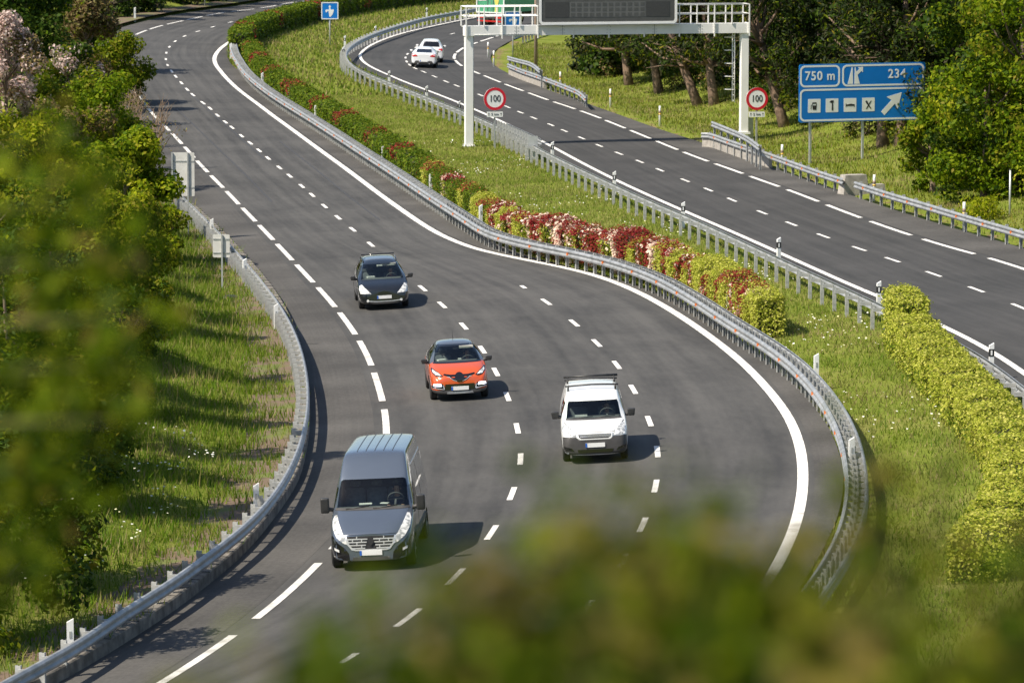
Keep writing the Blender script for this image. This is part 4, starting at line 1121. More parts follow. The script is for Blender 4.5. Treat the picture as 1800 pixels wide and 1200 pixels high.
# --- grey van
def grey_van():
    st = [(0, .26, .62, .86, .78, .62, .08), (.05, .25, .64, .90, .84, .68, .07), (.22, .24, .78, .99, .93, .76, .04), (.55, .24, .98, 1.17, .98, .84, .0), (.98, .24, 1.12, 1.33, .99, .88, 0),
          (1.25, .24, 1.22, 1.60, .99, .84, 0), (1.55, .24, 1.25, 1.95, .99, .80, 0), (1.72, .24, 1.25, 2.10, .99, .80, 0), (2.05, .24, 1.25, 2.40, .99, .75, 0), (2.25, .24, 1.25, 2.48, .99, .74, 0), (2.6, .24, 1.25, 2.50, .99, .74, 0), (3.8, .24, 1.25, 2.50, .99, .74, 0),
          (5.3, .26, 1.25, 2.48, .985, .73, 0), (5.5, .28, 1.22, 2.44, .97, .72, 0), (5.55, .30, 1.2, 2.40, .95, .70, 0)]
    c = Car('van', 'dark blue grey high-roof van, closest vehicle, in the left lane', 'van', (654, 1004), R(-3), st, paint('blue grey metallic paint', (.112, .136, .176), .45, .24))
    ws = [(-.84, 1.36), (.84, 1.36), (.80, 1.72), (.755, 1.92), (.70, 1.95), (-.70, 1.95), (-.755, 1.92), (-.80, 1.72)]
    sw = [(1.12, 1.30), (1.50, 1.78), (2.05, 1.80), (2.05, 1.24), (1.12, 1.22)]
    c.cut(prism_mesh(ws, 'y', -1, 2.9, VM['interior'])); c.cut(prism_mesh([(-.85, .75), (.85, .75), (.85, 1.40), (-.85, 1.40)], 'y', 1.35, 2.9, VM['interior']))
    c.cut(prism_mesh(sw, 'x', -1.5, 1.5, VM['interior'])); c.wheels(.345, (.86, 4.54), 1.74, .23)
    c.carve()
    c.panel('windscreen', [(x * 1.02, z) for x, z in ws], VM['glass'], off=.004, depth=.004)
    fr = [(-.885, 1.315), (.885, 1.315), (.86, 1.36), (-.86, 1.36)]
    c.panel('cowl', fr, VM['trim'], off=.01)
    for d in ('left', 'right'): c.panel('side_window', sw, VM['sideglass'], d, .004, .004)
    for d in ('left', 'right'):
        c.panel('side_moulding', [(1.0, .62), (4.1, .62), (4.1, .74), (1.0, .74)], VM['trim'], d, .02)
        c.panel('door_seam', [[(2.12, .4), (2.135, .4), (2.135, 2.0), (2.12, 2.0)], [(3.35, .4), (3.365, .4), (3.365, 2.15), (3.35, 2.15)], [(1.08, .4), (1.095, .4), (1.095, 1.28), (1.08, 1.28)]], VM['gloss'], d, .003)
        c.panel('window_frame', [[(1.07, 1.18), (2.1, 1.18), (2.1, 1.235), (1.07, 1.235)]], VM['trim'], d, .008)
        c.panel('roof_rail_trim', [(2.3, 2.12), (5.3, 2.12), (5.3, 2.145), (2.3, 2.145)], VM['chrome'], d, .006)
    for q in mir([(.50, .64), (.62, .67), (.80, .80), (.90, .97), (.92, 1.12), (.88, 1.21), (.82, 1.23), (.75, 1.08), (.64, .88), (.52, .76)]): c.panel('headlight', q, VM['lamp'], off=.012, step=.05)
    g = [(-.56, .83), (.56, .83), (.52, .68), (.42, .55), (.34, .53), (-.34, .53), (-.42, .55), (-.52, .68)]
    gr = c.panel('grille', g, M['sblack'], off=.006)
    rows = [(.555, .44), (.625, .49), (.695, .53), (.765, .55)]
    sl = []
    for i, (z, hw) in enumerate(rows):
        for x0, x1 in ((-hw, -.13 + .02 * i), (.13 - .02 * i, hw)): sl.append([(x0, z - .013), (x1, z - .013), (x1, z + .013), (x0, z + .013)])
        for k in range(5):
            x = -.42 + .21 * k + (.1 if i % 2 else 0)
            if abs(x) < hw - .03 and abs(x) > .14: sl.append([(x - .012, z), (x + .012, z), (x + .012, z + .06), (x - .012, z + .06)])
    c.panel('grille_slats', sl, VM['chrome'], off=.022, step=.2, parent=gr)
    c.panel('grille_surround', [[(-.60, .83), (-.56, .83), (-.52, .68), (-.42, .55), (-.34, .53), (.34, .53), (.42, .55), (.52, .68), (.56, .83), (.60, .83), (.56, .66), (.45, .52), (.36, .495), (-.36, .495), (-.45, .52), (-.56, .66)]], VM['chrome'], off=.016, parent=gr)
    c.panel('badge', [[(0, .60), (.09, .70), (0, .80), (-.09, .70)]], M['sblack'], off=.034, parent=gr)
    for q in mir([(.50, .28), (.96, .28), (.97, .72), (.90, .84), (.76, .68), (.60, .56), (.52, .44)]): 
        b = c.panel('bumper_corner', q, VM['gloss'], off=.008)
    for q in mir([(.74, .47), (.84, .52), (.85, .58), (.74, .53)]): c.panel('fog_light', q, VM['lamp'], off=.02)
    c.panel('lower_grille', [(-.45, .27), (.45, .27), (.42, .35), (-.42, .35)], VM['trim'], off=.01)
    c.panel('bonnet_seam', [[(-.78, .90), (-.60, .865), (.60, .865), (.78, .90), (.78, .908), (.60, .875), (-.60, .875), (-.78, .908)]], VM['gloss'], off=.003)
    c.plate(.445)
    rib = [[(x - .012, 2.35), (x + .012, 2.35), (x + .012, 5.3), (x - .012, 5.3)] for x in (-.42, -.21, 0, .21, .42)]
    c.panel('roof_groove', rib, mat('roof groove', (.035, .042, .055), .5), 'top', .004, .02, .3)
    c.mirror(1.13, 1.12, 1.42, .20, .36, .14, VM['black'], True)
    for a, b in ((-.62, -.08), (.02, .60)):
        y0 = c.project(a, 2, 1.345, Vector((0, 1, 0)))[0].y - .03; y1 = c.project(b, 2, 1.40, Vector((0, 1, 0)))[0].y - .03
        bar(c, 'wiper', [(a, y0, 1.345), ((a + b) / 2, (y0 + y1) / 2 - .01, 1.365), (b, y1, 1.40)], .014, VM['black'])
    c.seats(2.25, 1.0, (-.52, 0, .5)); c.wheel_in(.5, 1.72, 1.42)
    mb = MB(); mb.box((-.2, 1.42, 1.378), (.30, .16, .02), .1); mb.box((.25, 1.45, 1.375), (.2, .12, .015), -.3); mb.build('papers', VM['card'], c.root)
    person(c, (.5, 2.02, .84), 'driver of the grey van in a dark jacket, hands on the wheel', cloth('dark jacket', (.03, .035, .05)))
    return c
# --- white van
def white_van():
    st = [(0, .25, .56, .80, .72, .60, .08), (.05, .24, .58, .85, .79, .66, .07), (.22, .23, .70, .93, .86, .74, .03), (.6, .23, .88, 1.03, .895, .78, 0), (1.0, .23, 1.0, 1.14, .90, .79, 0),
          (1.25, .23, 1.06, 1.38, .90, .76, 0), (1.58, .23, 1.08, 1.62, .90, .715, 0), (1.85, .23, 1.08, 1.74, .90, .70, 0), (2.2, .23, 1.08, 1.78, .90, .70, 0), (3.2, .23, 1.08, 1.79, .90, .70, 0), (4.15, .25, 1.08, 1.76, .89, .69, 0), (4.34, .28, 1.05, 1.70, .87, .67, 0), (4.38, .30, 1.0, 1.66, .85, .65, 0)]
    wp = mat('white van paint', (.80, .81, .80), .3, c2=(.76, .77, .76), scale=1.5, coat=.8)
    c = Car('van', 'small white panel van with roof rack and dark plastic bumper', 'van', (1048, 815), R(0), st, wp)
    ws = [(-.73, 1.125), (.73, 1.125), (.68, 1.45), (.65, 1.52), (-.65, 1.52), (-.68, 1.45)]
    sw = [(1.2, 1.12), (1.56, 1.48), (2.2, 1.54), (2.2, 1.10)]
    c.cut(prism_mesh(ws, 'y', -1, 2.7, VM['interior'])); c.cut(prism_mesh([(-.78, .55), (.78, .55), (.78, 1.2), (-.78, 1.2)], 'y', 1.4, 2.7, VM['interior'])); c.cut(prism_mesh(sw, 'x', -1.5, 1.5, VM['interior']))
    c.wheels(.32, (.86, 3.59), 1.55, .20); c.carve()
    c.panel('windscreen', [(x * 1.015, z) for x, z in ws], VM['glass'], off=.004, depth=.004)
    c.panel('cowl', [(-.76, 1.09), (.76, 1.09), (.745, 1.125), (-.745, 1.125)], VM['trim'], off=.006)
    for d in ('left', 'right'):
        c.panel('side_window', sw, VM['sideglass'], d, .004, .004)
        c.panel('door_seam', [[(2.28, .35), (2.292, .35), (2.292, 1.6), (2.28, 1.6)], [(1.12, .35), (1.132, .35), (1.132, 1.08), (1.12, 1.08)]], VM['trim'], d, .003)
        c.panel('side_moulding', [(1.2, .46), (3.2, .46), (3.2, .58), (1.2, .58)], VM['trim'], d, .015)
    for q in mir([(.50, .75), (.80, .76), (.87, .86), (.84, .98), (.74, 1.0), (.60, .93), (.51, .84)]): c.panel('headlight', q, VM['lamp'], off=.01, step=.05)
    bp = c.panel('bumper', [[(-.89, .24), (.89, .24), (.90, .70), (.80, .73), (.50, .73), (.42, .66), (-.42, .66), (-.50, .73), (-.80, .73), (-.90, .70)]], VM['trim'], off=.03)
    g = c.panel('grille', [(-.44, .80), (.44, .80), (.42, .72), (.36, .685), (-.36, .685), (-.42, .72)], M['sblack'], off=.018)
    c.panel('grille_surround', [[(-.48, .82), (-.44, .80), (-.42, .72), (-.36, .685), (.36, .685), (.42, .72), (.44, .80), (.48, .82), (.46, .70), (.38, .645), (-.38, .645), (-.46, .70)]], wp, off=.028, parent=g)
    sl = [[(-.42 + .01 * k, z), (.42 - .01 * k, z), (.42 - .01 * k, z + .012), (-.42 + .01 * k, z + .012)] for k, z in enumerate((.775, .75, .725))]
    c.panel('grille_slats', sl, VM['chrome'], off=.022, step=.2, parent=g)
    c.panel('lower_grille', [(-.45, .31), (.45, .31), (.48, .40), (-.48, .40)], VM['gloss'], off=.04, parent=bp)
    for q in mir([(.56, .36), (.80, .40), (.82, .50), (.62, .44)]): c.panel('fog_lamp_recess', q, VM['gloss'], off=.038, parent=bp)
    c.panel('bonnet_seam', [[(-.82, 1.04), (-.74, .99), (-.50, .84), (.50, .84), (.74, .99), (.82, 1.04), (.80, 1.045), (.73, 1.0), (.49, .85), (-.49, .85), (-.73, 1.0), (-.80, 1.045)]], VM['trim'], off=.003)
    c.plate(.515, off=.05)
    c.mirror(1.03, 1.32, 1.18, .22, .20, .12, VM['black'])
    for y in (1.98, 3.3):
        r = bar(c, 'roof_bar', [(-.72, y, 1.86), (0, y, 1.885), (.72, y, 1.86)], .022, VM['black'], 8)
        for x in (-.64, .64): bar(c, 'bar_foot', [(x, y, 1.71), (x, y, 1.86)], .03, VM['black'], 6, r)
    bar(c, 'load_roller', [(-.74, 3.45, 1.93), (.74, 3.45, 1.93)], .035, VM['black'], 10)
    for x in (-.64, .64): bar(c, 'roller_arm', [(x, 3.3, 1.86), (x, 3.45, 1.93)], .02, VM['black'])
    for a, b in ((-.55, -.02), (.05, .58)):
        y0 = c.project(a, 2, 1.13, Vector((0, 1, 0)))[0].y - .02; y1 = c.project(b, 2, 1.16, Vector((0, 1, 0)))[0].y - .02
        bar(c, 'wiper', [(a, y0, 1.13), (b, y1, 1.16)], .011, VM['black'])
    c.seats(2.02, .66); c.wheel_in(.38, 1.52, 1.13)
    mb = MB(); mb.box((-.33, 1.22, 1.15), (.33, .03, .05)); mb.build('dash_card', VM['card'], c.root)
    mb = MB(); mb.box((0, 1.62, 1.47), (.2, .03, .06)); mb.build('rear_view_mirror', VM['trim'], c.root)
    person(c, (.38, 1.86, .51), 'driver of the white van in a dark blue top with an orange scarf', cloth('navy top', (.025, .03, .06)))
    return c
# --- orange car
def orange_car():
    st = [(0, .24, .56, .70, .66, .54, .10), (.05, .22, .58, .75, .74, .60, .09), (.2, .21, .68, .86, .82, .70, .05), (.5, .20, .80, .97, .875, .76, 0), (.95, .20, .92, 1.06, .885, .77, 0),
          (1.15, .20, .96, 1.16, .885, .74, 0), (1.5, .20, .99, 1.36, .885, .66, 0), (1.85, .20, 1.0, 1.50, .885, .60, 0), (2.3, .20, 1.01, 1.555, .885, .585, 0), (3.0, .20, 1.02, 1.54, .885, .575, 0), (3.65, .22, 1.04, 1.43, .87, .56, 0), (3.95, .25, 1.0, 1.22, .84, .60, 0), (4.08, .28, .9, 1.0, .80, .62, 0), (4.12, .30, .85, .95, .77, .60, 0)]
    pm = paint('orange paint', (.64, .095, .02), .15, .25)
    c = Car('hatchback', 'orange crossover car with grey roof and lit daytime lamps in the middle lane', 'car', (810, 705), R(4), st, pm)
    roofm = paint('grey roof paint', (.10, .105, .115), .3, .3)
    c.mats_by([roofm, VM['trim']], lambda p, n: 1 if (p.z > 1.5 or (p.y > 1.1 and p.z > 1.02)) else 2 if p.z < .36 else 0)
    ws = [(-.70, 1.085), (.70, 1.085), (.63, 1.33), (.56, 1.475), (-.56, 1.475), (-.63, 1.33)]
    sw = [(1.35, 1.06), (1.85, 1.42), (2.9, 1.45), (3.3, 1.12)]
    c.cut(prism_mesh(ws, 'y', -1, 3.0, VM['interior'])); c.cut(prism_mesh([(-.72, .45), (.72, .45), (.72, 1.15), (-.72, 1.15)], 'y', 1.45, 3.0, VM['interior'])); c.cut(prism_mesh(sw, 'x', -1.5, 1.5, VM['interior']))
    c.wheels(.335, (.84, 3.45), 1.54, .205); c.carve()
    c.panel('windscreen', [(x * 1.015, z) for x, z in ws], VM['glass'], off=.004, depth=.004)
    c.panel('cowl', [(-.74, 1.055), (.74, 1.055), (.715, 1.09), (-.715, 1.09)], VM['gloss'], off=.006)
    c.panel('windscreen_band', [(-.60, 1.46), (.60, 1.46), (.56, 1.505), (-.56, 1.505)], VM['gloss'], off=.008)
    for d in ('left', 'right'): c.panel('side_window', sw, VM['sideglass'], d, .004, .004)
    for d in ('left', 'right'): c.panel('door_seam', [[(2.3, .4), (2.312, .4), (2.312, 1.0), (2.3, 1.0)], [(1.2, .4), (1.212, .4), (1.212, .95), (1.2, .95)]], VM['trim'], d, .003)
    for q in mir([(.48, .765), (.56, .74), (.70, .76), (.80, .85), (.82, .94), (.79, .965), (.62, .87)]):
        h = c.panel('headlight', q, VM['gloss'], off=.009, step=.05)
    for q in mir([(.53, .775), (.70, .79), (.78, .87), (.78, .93), (.62, .85)]): c.panel('headlight_lens', q, VM['lamp'], off=.016, step=.05, parent=h)
    c.panel('grille', [[(-.48, .79), (-.30, .74), (-.20, .66), (-.10, .62), (.10, .62), (.20, .66), (.30, .74), (.48, .79), (.46, .83), (.25, .80), (.15, .80), (-.15, .80), (-.25, .80), (-.46, .83)]], VM['gloss'], off=.008)
    c.panel('grille_trim', [[(-.40, .745), (-.30, .725), (-.20, .645), (-.10, .605), (.10, .605), (.20, .645), (.30, .725), (.40, .745), (.30, .74), (.20, .66), (.10, .62), (-.10, .62), (-.20, .66), (-.30, .74)]], VM['chrome'], off=.013)
    c.panel('badge', [[(.14 * math.cos(a), .72 + .135 * math.sin(a)) for a in np.linspace(0, 2 * math.pi, 18)[:-1]]], VM['gloss'], off=.024)
    lg = c.panel('lower_grille', [(-.46, .36), (.46, .36), (.44, .53), (-.44, .53)], VM['gloss'], off=.008)
    for q in mir([(.44, .36), (.82, .41), (.84, .47), (.74, .56), (.55, .56), (.47, .50)]): c.panel('lamp_pod', q, VM['gloss'], off=.010)
    for q in mir([(.54, .475), (.78, .485), (.77, .535), (.70, .555), (.57, .55)]): c.panel('daytime_lamp', q, VM['drl'], off=.022)
    for q in mir([(.46, .39), (.48, .37), (.80, .43), (.80, .445), (.49, .395), (.50, .5), (.485, .51)]): c.panel('lamp_trim', q, VM['chrome'], off=.02)
    c.panel('skid_plate', [(-.40, .24), (.40, .24), (.38, .30), (-.38, .30)], VM['rim'], off=.008)
    c.plate(.40, off=.03)
    c.mirror(.98, 1.28, 1.10, .20, .14, .10, VM['black'])
    bar(c, 'antenna', [(0, 2.9, 1.55), (0, 3.02, 1.78)], .008, VM['black'])
    c.seats(2.05, .56, (-.36, .36), .6); c.wheel_in(.36, 1.55, 1.02)
    mb = MB(); mb.box((.33, 1.75, 1.43), (.42, .12, .07)); mb.build('sun_visor', VM['visor'], c.root)
    mb = MB(); mb.box((0, 1.66, 1.40), (.16, .03, .06)); mb.build('rear_view_mirror', VM['gloss'], c.root)
    mb = MB(); mb.box((-.45, 1.35, 1.10), (.26, .16, .05), .3); mb.box((.1, 1.38, 1.1), (.1, .08, .05)); mb.build('dash_items', VM['card'], c.root)
    person(c, (.36, 1.92, .43), 'driver of the orange car in a grey sweater', cloth('grey sweater', (.12, .12, .13)))
    return c
# --- black people carrier
def black_mpv():
    st = [(0, .24, .54, .70, .68, .56, .10), (.05, .22, .57, .75, .77, .64, .09), (.22, .21, .68, .84, .86, .74, .04), (.5, .20, .80, .93, .915, .80, 0), (.85, .20, .90, 1.02, .925, .82, 0),
          (1.1, .20, .96, 1.16, .925, .79, 0), (1.5, .20, 1.0, 1.38, .925, .72, 0), (1.9, .20, 1.02, 1.54, .925, .66, 0), (2.3, .20, 1.03, 1.63, .925, .635, 0), (3.0, .20, 1.03, 1.655, .925, .63, 0), (3.9, .20, 1.03, 1.62, .92, .62, 0), (4.45, .24, 1.0, 1.42, .89, .62, 0), (4.62, .28, .9, 1.1, .85, .64, 0), (4.66, .3, .85, 1.0, .82, .62, 0)]
    c = Car('people_carrier', 'black people carrier with roof rails, farthest of the four oncoming vehicles', 'car', (677, 545), R(5), st, paint('black paint', (.010, .011, .013), .1, .22))
    ws = [(-.75, 1.04), (.75, 1.04), (.68, 1.30), (.61, 1.50), (-.61, 1.50), (-.68, 1.30)]
    sw = [(1.3, 1.05), (1.85, 1.44), (3.9, 1.48), (4.2, 1.1)]
    c.cut(prism_mesh(ws, 'y', -1, 3.4, VM['interior'])); c.cut(prism_mesh([(-.76, .45), (.76, .45), (.76, 1.1), (-.76, 1.1)], 'y', 1.4, 3.4, VM['interior'])); c.cut(prism_mesh(sw, 'x', -1.5, 1.5, VM['interior']))
    c.wheels(.335, (.95, 3.75), 1.58, .21); c.carve()
    c.panel('windscreen', [(x * 1.015, z) for x, z in ws], VM['glass'], off=.004, depth=.004)
    for d in ('left', 'right'): c.panel('side_window', sw, VM['sideglass'], d, .004, .004)
    c.panel('glass_roof', [(-.5, 2.2), (.5, 2.2), (.5, 3.9), (-.5, 3.9)], mat('tinted roof glass', (.10, .105, .11), .08, coat=1.), 'top', .005, .01)
    for q in mir([(.46, .60), (.84, .615), (.88, .76), (.84, .87), (.76, .90), (.60, .74)]): c.panel('headlight', q, VM['lamp'], off=.01, step=.05)
    c.panel('grille', [(-.44, .66), (.44, .66), (.46, .60), (-.46, .60)], VM['gloss'], off=.008)
    c.panel('chrome_strip', [[(-.60, .335), (-.30, .315), (.30, .315), (.60, .335), (.60, .365), (.30, .335), (-.30, .335), (-.60, .365)]], VM['chrome'], off=.014)
    for q in mir([[.60 + .045 * math.cos(a), .36 + .05 * math.sin(a)] for a in np.linspace(0, 2 * math.pi, 13)[:-1]]): c.panel('fog_light', q, VM['lamp'], off=.016)
    c.panel('lower_grille', [(-.55, .24), (.55, .24), (.52, .30), (-.52, .30)], VM['trim'], off=.008)
    c.plate(.475, off=.03)
    c.mirror(1.04, 1.22, 1.08, .20, .15, .11, VM['black'])
    for x in (-.60, .60):
        zt = lambda y: c.project(x, y, 1., Vector((0, 0, -1)))[0].z
        pts = [(x, 2.1, zt(2.1) + .0)] + [(x, y, zt(y) + .06) for y in (2.25, 2.8, 3.4, 3.9)] + [(x, 4.1, zt(4.1))]; bar(c, 'roof_rail', pts, .02, VM['gloss'], 8)
    bar(c, 'roof_bar', [(-.6, 3.3, 1.70), (.6, 3.3, 1.70)], .02, VM['gloss'], 8)
    c.seats(2.1, .55, (-.38, .38), .62); c.wheel_in(.38, 1.55, 1.0)
    mb = MB(); mb.box((.33, 1.86, 1.46), (.46, .12, .09)); mb.build('sun_visor', VM['visor'], c.root)
    mb = MB(); mb.box((0, 1.75, 1.44), (.15, .03, .06)); mb.box((-.1, 1.72, 1.44), (.07, .03, .06)); mb.build('rear_view_mirror', VM['card'], c.root)
    mb = MB(); mb.box((-.38, 1.45, 1.06), (.28, .14, .06), .2); mb.build('dash_items', VM['card'], c.root)
    person(c, (.38, 1.98, .44), 'driver of the black people carrier in a dark red shirt', cloth('dark red shirt', (.09, .02, .02)))
    return c
# --- two white cars seen from behind (front at y=0, rear faces the camera after turning round)
def rear_car(name, label, px, yaw, L, h, suv, bm_):
    st = [(0, .24, .52, .66, .62, .5, .1), (.15, .21, .62, .78, .80, .66, .03), (.6, .2, .80, .93, .89, .76, 0), (1.15, .2, .90, 1.02, .90, .74, 0), (1.55, .2, .95, h - .28, .90, .66, 0), (2.0, .2, .97, h - .06, .90, .60, 0), (2.6, .2, .98, h, .90, .58, 0)]
    if suv: st += [(3.5, .2, 1.02, h - .02, .90, .58, 0), (L - .45, .22, 1.0, h - .12, .89, .57, 0), (L - .22, .24, .98, 1.22, .87, .62, 0), (L - .03, .26, .85, .98, .84, .66, 0), (L, .30, .82, .94, .80, .64, 0)]
    else: st += [(3.3, .2, .99, h - .05, .90, .57, 0), (3.85, .22, 1.0, h - .26, .89, .58, 0), (L - .35, .24, .93, 1.07, .88, .68, 0), (L - .04, .27, .86, 1.0, .84, .68, 0), (L, .32, .82, .95, .80, .64, 0)]
    c = Car(name, label, 'car', px, yaw, st, mat('white car paint', (.80, .81, .82), .25, c2=(.77, .78, .79), scale=1.5, coat=.8), back=True)
    c.mats_by([VM['trim']], lambda p, n: 1 if p.z < .33 else 0)
    c.wheels(.33, (.85, L - .95), 1.54, .21); c.carve()
    if suv: rw = [(-.60, 1.12), (.60, 1.12), (.52, h - .14), (-.52, h - .14)]
    else: rw = [(-.55, 1.07), (.55, 1.07), (.48, h - .14), (-.48, h - .14)]
    c.panel('rear_window', rw, VM['gloss'], 'back', .006)
    c.panel('windscreen', [(-.66, 1.06), (.66, 1.06), (.52, h - .1), (-.52, h - .1)], VM['gloss'], 'front', .006)
    for d in ('left', 'right'): c.panel('side_window', [(1.5, 1.02), (2.0, h - .14), (3.1, h - .14), (3.6, 1.04)], VM['gloss'], d, .006)
    t = [(.44, .80), (.80, .78), (.85, .86), (.80, .97), (.60, .95), (.46, .88)] if not suv else [(.50, .88), (.82, .84), (.84, .97), (.76, 1.02), (.56, .99)]
    for q in mir(t): c.panel('tail_light', q, VM['tail'], 'back', .01, step=.05)
    for q in mir([(.55, .55), (.75, .6), (.82, .8), (.6, .7)]): c.panel('headlight', q, VM['lamp'], 'front', .01, step=.05)
    c.panel('rear_diffuser', [(-.66, .33), (.66, .33), (.58, .50), (.36, .52), (.30, .44), (-.30, .44), (-.36, .52), (-.58, .50)], VM['trim'], 'back', .010)
    c.plate(.50 if not suv else .72, 'back'); c.plate(.45, 'front')
    c.mirror(.99, 1.42, 1.04, .19, .14, .10, bm_)
    for x in (-.4, .4): bar(c, 'exhaust_tip', [(x, L - .08, .30), (x, L + .01, .30)], .035, VM['chrome'], 8)
    return c
grey_van(); white_van(); orange_car(); black_mpv()
_wm = mat('white mirror cap', (.78, .78, .78), .3)
rear_car('saloon_car', 'white saloon car seen from behind, nearer of the two on the far carriageway', (748.5, 113.8), R(-1), 4.5, 1.42, False, _wm)
rear_car('sport_utility_car', 'white tall car just ahead of the white saloon on the far carriageway', (757, 104.5), R(1), 4.4, 1.62, True, _wm)

def lorry():
    g = P(860, 49); root = empty('lorry', g, (0, -math.atan(float(bank(g.y))), R(-24)), 'green and white box lorry driving away behind the gantry railing', 'lorry')
    gp = mat('green tarpaulin', (.05, .28, .14), .55, c2=(.07, .33, .17), scale=3); wp = mat('white lorry panel', (.72, .74, .70), .5, c2=(.66, .68, .64), scale=3)
    mb = MB(); mb.box((0, 4.2, 2.6), (2.5, 8.2, 2.7)); bx = mb.build('cargo_box', gp, root)
    mb = MB()
    for x in (-1.24, 1.24): mb.box((x, .07, 2.6), (.10, .08, 2.78))
    for z in (1.27, 3.95): mb.box((0, .068, z), (2.4, .078, .10))
    mb.build('door_frame', wp, bx)
    mb = MB(); mb.box((0, .09, 2.6), (.03, .03, 2.6)); 
    for x in (-.25, .25): mb.tube([(x, .06, 1.3), (x, .06, 3.9)], .02, 6)
    mb.build('door_bars', M['pole'], bx)
    f = Face(bx); pts = [(.42, 1.32), (.72, 1.32), (.70, 2.0), (.78, 2.3), (.62, 2.6), (.64, 3.88), (.46, 3.88), (.47, 2.6), (.34, 2.3), (.44, 2.0)]
    f.poly('yellow_band', [pts], .09, .02, mat('yellow band', (.62, .55, .12), .5))
    f.poly('white_bands', [[(-1.1, 2.2), (-.35, 2.26), (-.35, 2.75), (-1.1, 2.7)], [(-1.1, 2.9), (-.3, 2.95), (-.3, 3.2), (-1.1, 3.15)]], .09, .02, wp)
    mb = MB(); mb.box((0, .3, .95), (2.4, .5, .35)); mb.box((0, 4, .95), (.9, 7.6, .25)); mb.build('chassis', VM['trim'], root)
    for x in (-.8, .8):
        mb = MB(); mb.box((x, .03, .86), (.55, .05, .16)); mb.build('tail_light', VM['tail'], root)
    mb = MB(); mb.box((0, .02, .55), (2.2, .06, .12)); mb.build('underrun_bar', VM['tail'], root)
    mb = MB(); mb.box((0, 9.3, 1.9), (2.45, 1.9, 2.7)); cb = mb.build('cab', wp, root)
    mb = MB(); mb.box((0, 10.26, 2.4), (2.1, .04, 1.0)); mb.build('windscreen', VM['gloss'], cb)
    for y in (1.4, 2.6, 8.6):
        for x in (-1.0, 1.0):
            mb = MB(); mb.tube([(x - .15, y, .5), (x + .15, y, .5)], .5, 20); w = mb.build('wheel', VM['tyre'], root)
            mb = MB(); mb.tube([(x - .16, y, .5), (x + .16, y, .5)], .25, 16); mb.build('rim', VM['rim'], w)
lorry()
# ------------------------------------------------------------------ vegetation
def crown_points(rng, clumps, n):
    """clumps: (x,y,z,r) -> leaf centres and outward directions"""
    c = np.array(clumps); w = c[:, 3] ** 2; k = rng.choice(len(c), n, p=w / w.sum())
    d = unit(rng.normal(size=(n, 3))); r = c[k, 3] * (rng.uniform(.35, 1.08, n) ** .6)
    Cc = c[k, :3] + d * r[:, None] * np.array([1, 1, .85])
    return Cc, d

def trunk_mesh(rng, H, r, lean, limbs, bend=.15, branches=True):
    mb = MB(); n = 7; pts = []
    for i in range(n + 1):
        t = i / n; pts.append(Vector((lean[0] * t + bend * math.sin(t * 3 + lean[0]) * .5, lean[1] * t + bend * math.cos(t * 2.3) * .3, -.4 + (H + .4) * t)))
    mb.tube(pts, [r * (1.25 if i == 0 else 1 - .75 * i / n) for i in range(n + 1)], 9)
    for (x, y, z, rr) in limbs:
        t = min(.92, max(.25, (z / H) * .72)); k = t * n; i = int(k); p = pts[i].lerp(pts[min(i + 1, n)], k - i); q = Vector((x, y, z)); m = p.lerp(q, .5) + Vector((0, 0, -.08 * (q - p).length))
        mb.tube([p, m, q], [r * (1 - .75 * t) * .6, r * .28, r * .1], 6)
    return mb

def make_tree(name, label, cat, base, H, Wd, lmats, seed, leaves=5000, lsize=.2, trunk=.14, lean=(0, 0), crown0=.15, nclump=22, shape='round', bark='bark', group=None, clump_r=.24, extra=None, rz=0.):
    rng = np.random.default_rng(seed); root = empty(name, base, (0, 0, rz), label, cat, group)
    cl = []
    for i in range(nclump):
        t = crown0 + (1 - crown0) * rng.uniform(.05, .97); 
        if shape == 'round': wr = math.sin(math.pi * min(1, .16 + .80 * (t - crown0) / (1 - crown0))) ** .7
        elif shape == 'tall': wr = (1 - .55 * t) * .9
        else: wr = .65 + .35 * math.sin(math.pi * t)
        a = rng.uniform(0, 2 * math.pi); rad = Wd / 2 * wr * math.sqrt(rng.uniform(.05, 1)) * .85
        r = Wd * clump_r * rng.uniform(.55, 1.1)
        cl.append((math.cos(a) * rad + lean[0] * t, math.sin(a) * rad + lean[1] * t, H * t - r * .2, r))
    mb = trunk_mesh(rng, H * .85, trunk, lean, cl[:16], .12 * Wd / 4); mb.build('trunk', M[bark], root)
    C_, d = crown_points(rng, cl, leaves)
    k = C_[:, 2] > .05; C_, d = C_[k], d[k]
    mi = rng.choice(len(lmats), len(C_), p=np.array([w for _, w in lmats]) / sum(w for _, w in lmats))
    # whole clumps take one tint more often than single leaves
    cc = np.array(cl); near = np.argmin(((C_[:, None, :] - cc[None, :, :3]) ** 2).sum(2) / cc[None, :, 3] ** 2, 1)
    tint = rng.choice(len(lmats), len(cl), p=np.array([w for _, w in lmats]) / sum(w for _, w in lmats))
    mi = np.where(rng.uniform(size=len(C_)) < .6, tint[near], mi)
    V = leaf_quads(C_, d, lsize, rng)
    link_mesh('crown', raw_mesh('crown', V, 4, [LM[m] for m, _ in lmats], mi), root)
    if extra: extra(root, rng, cl, H, Wd)
    return root

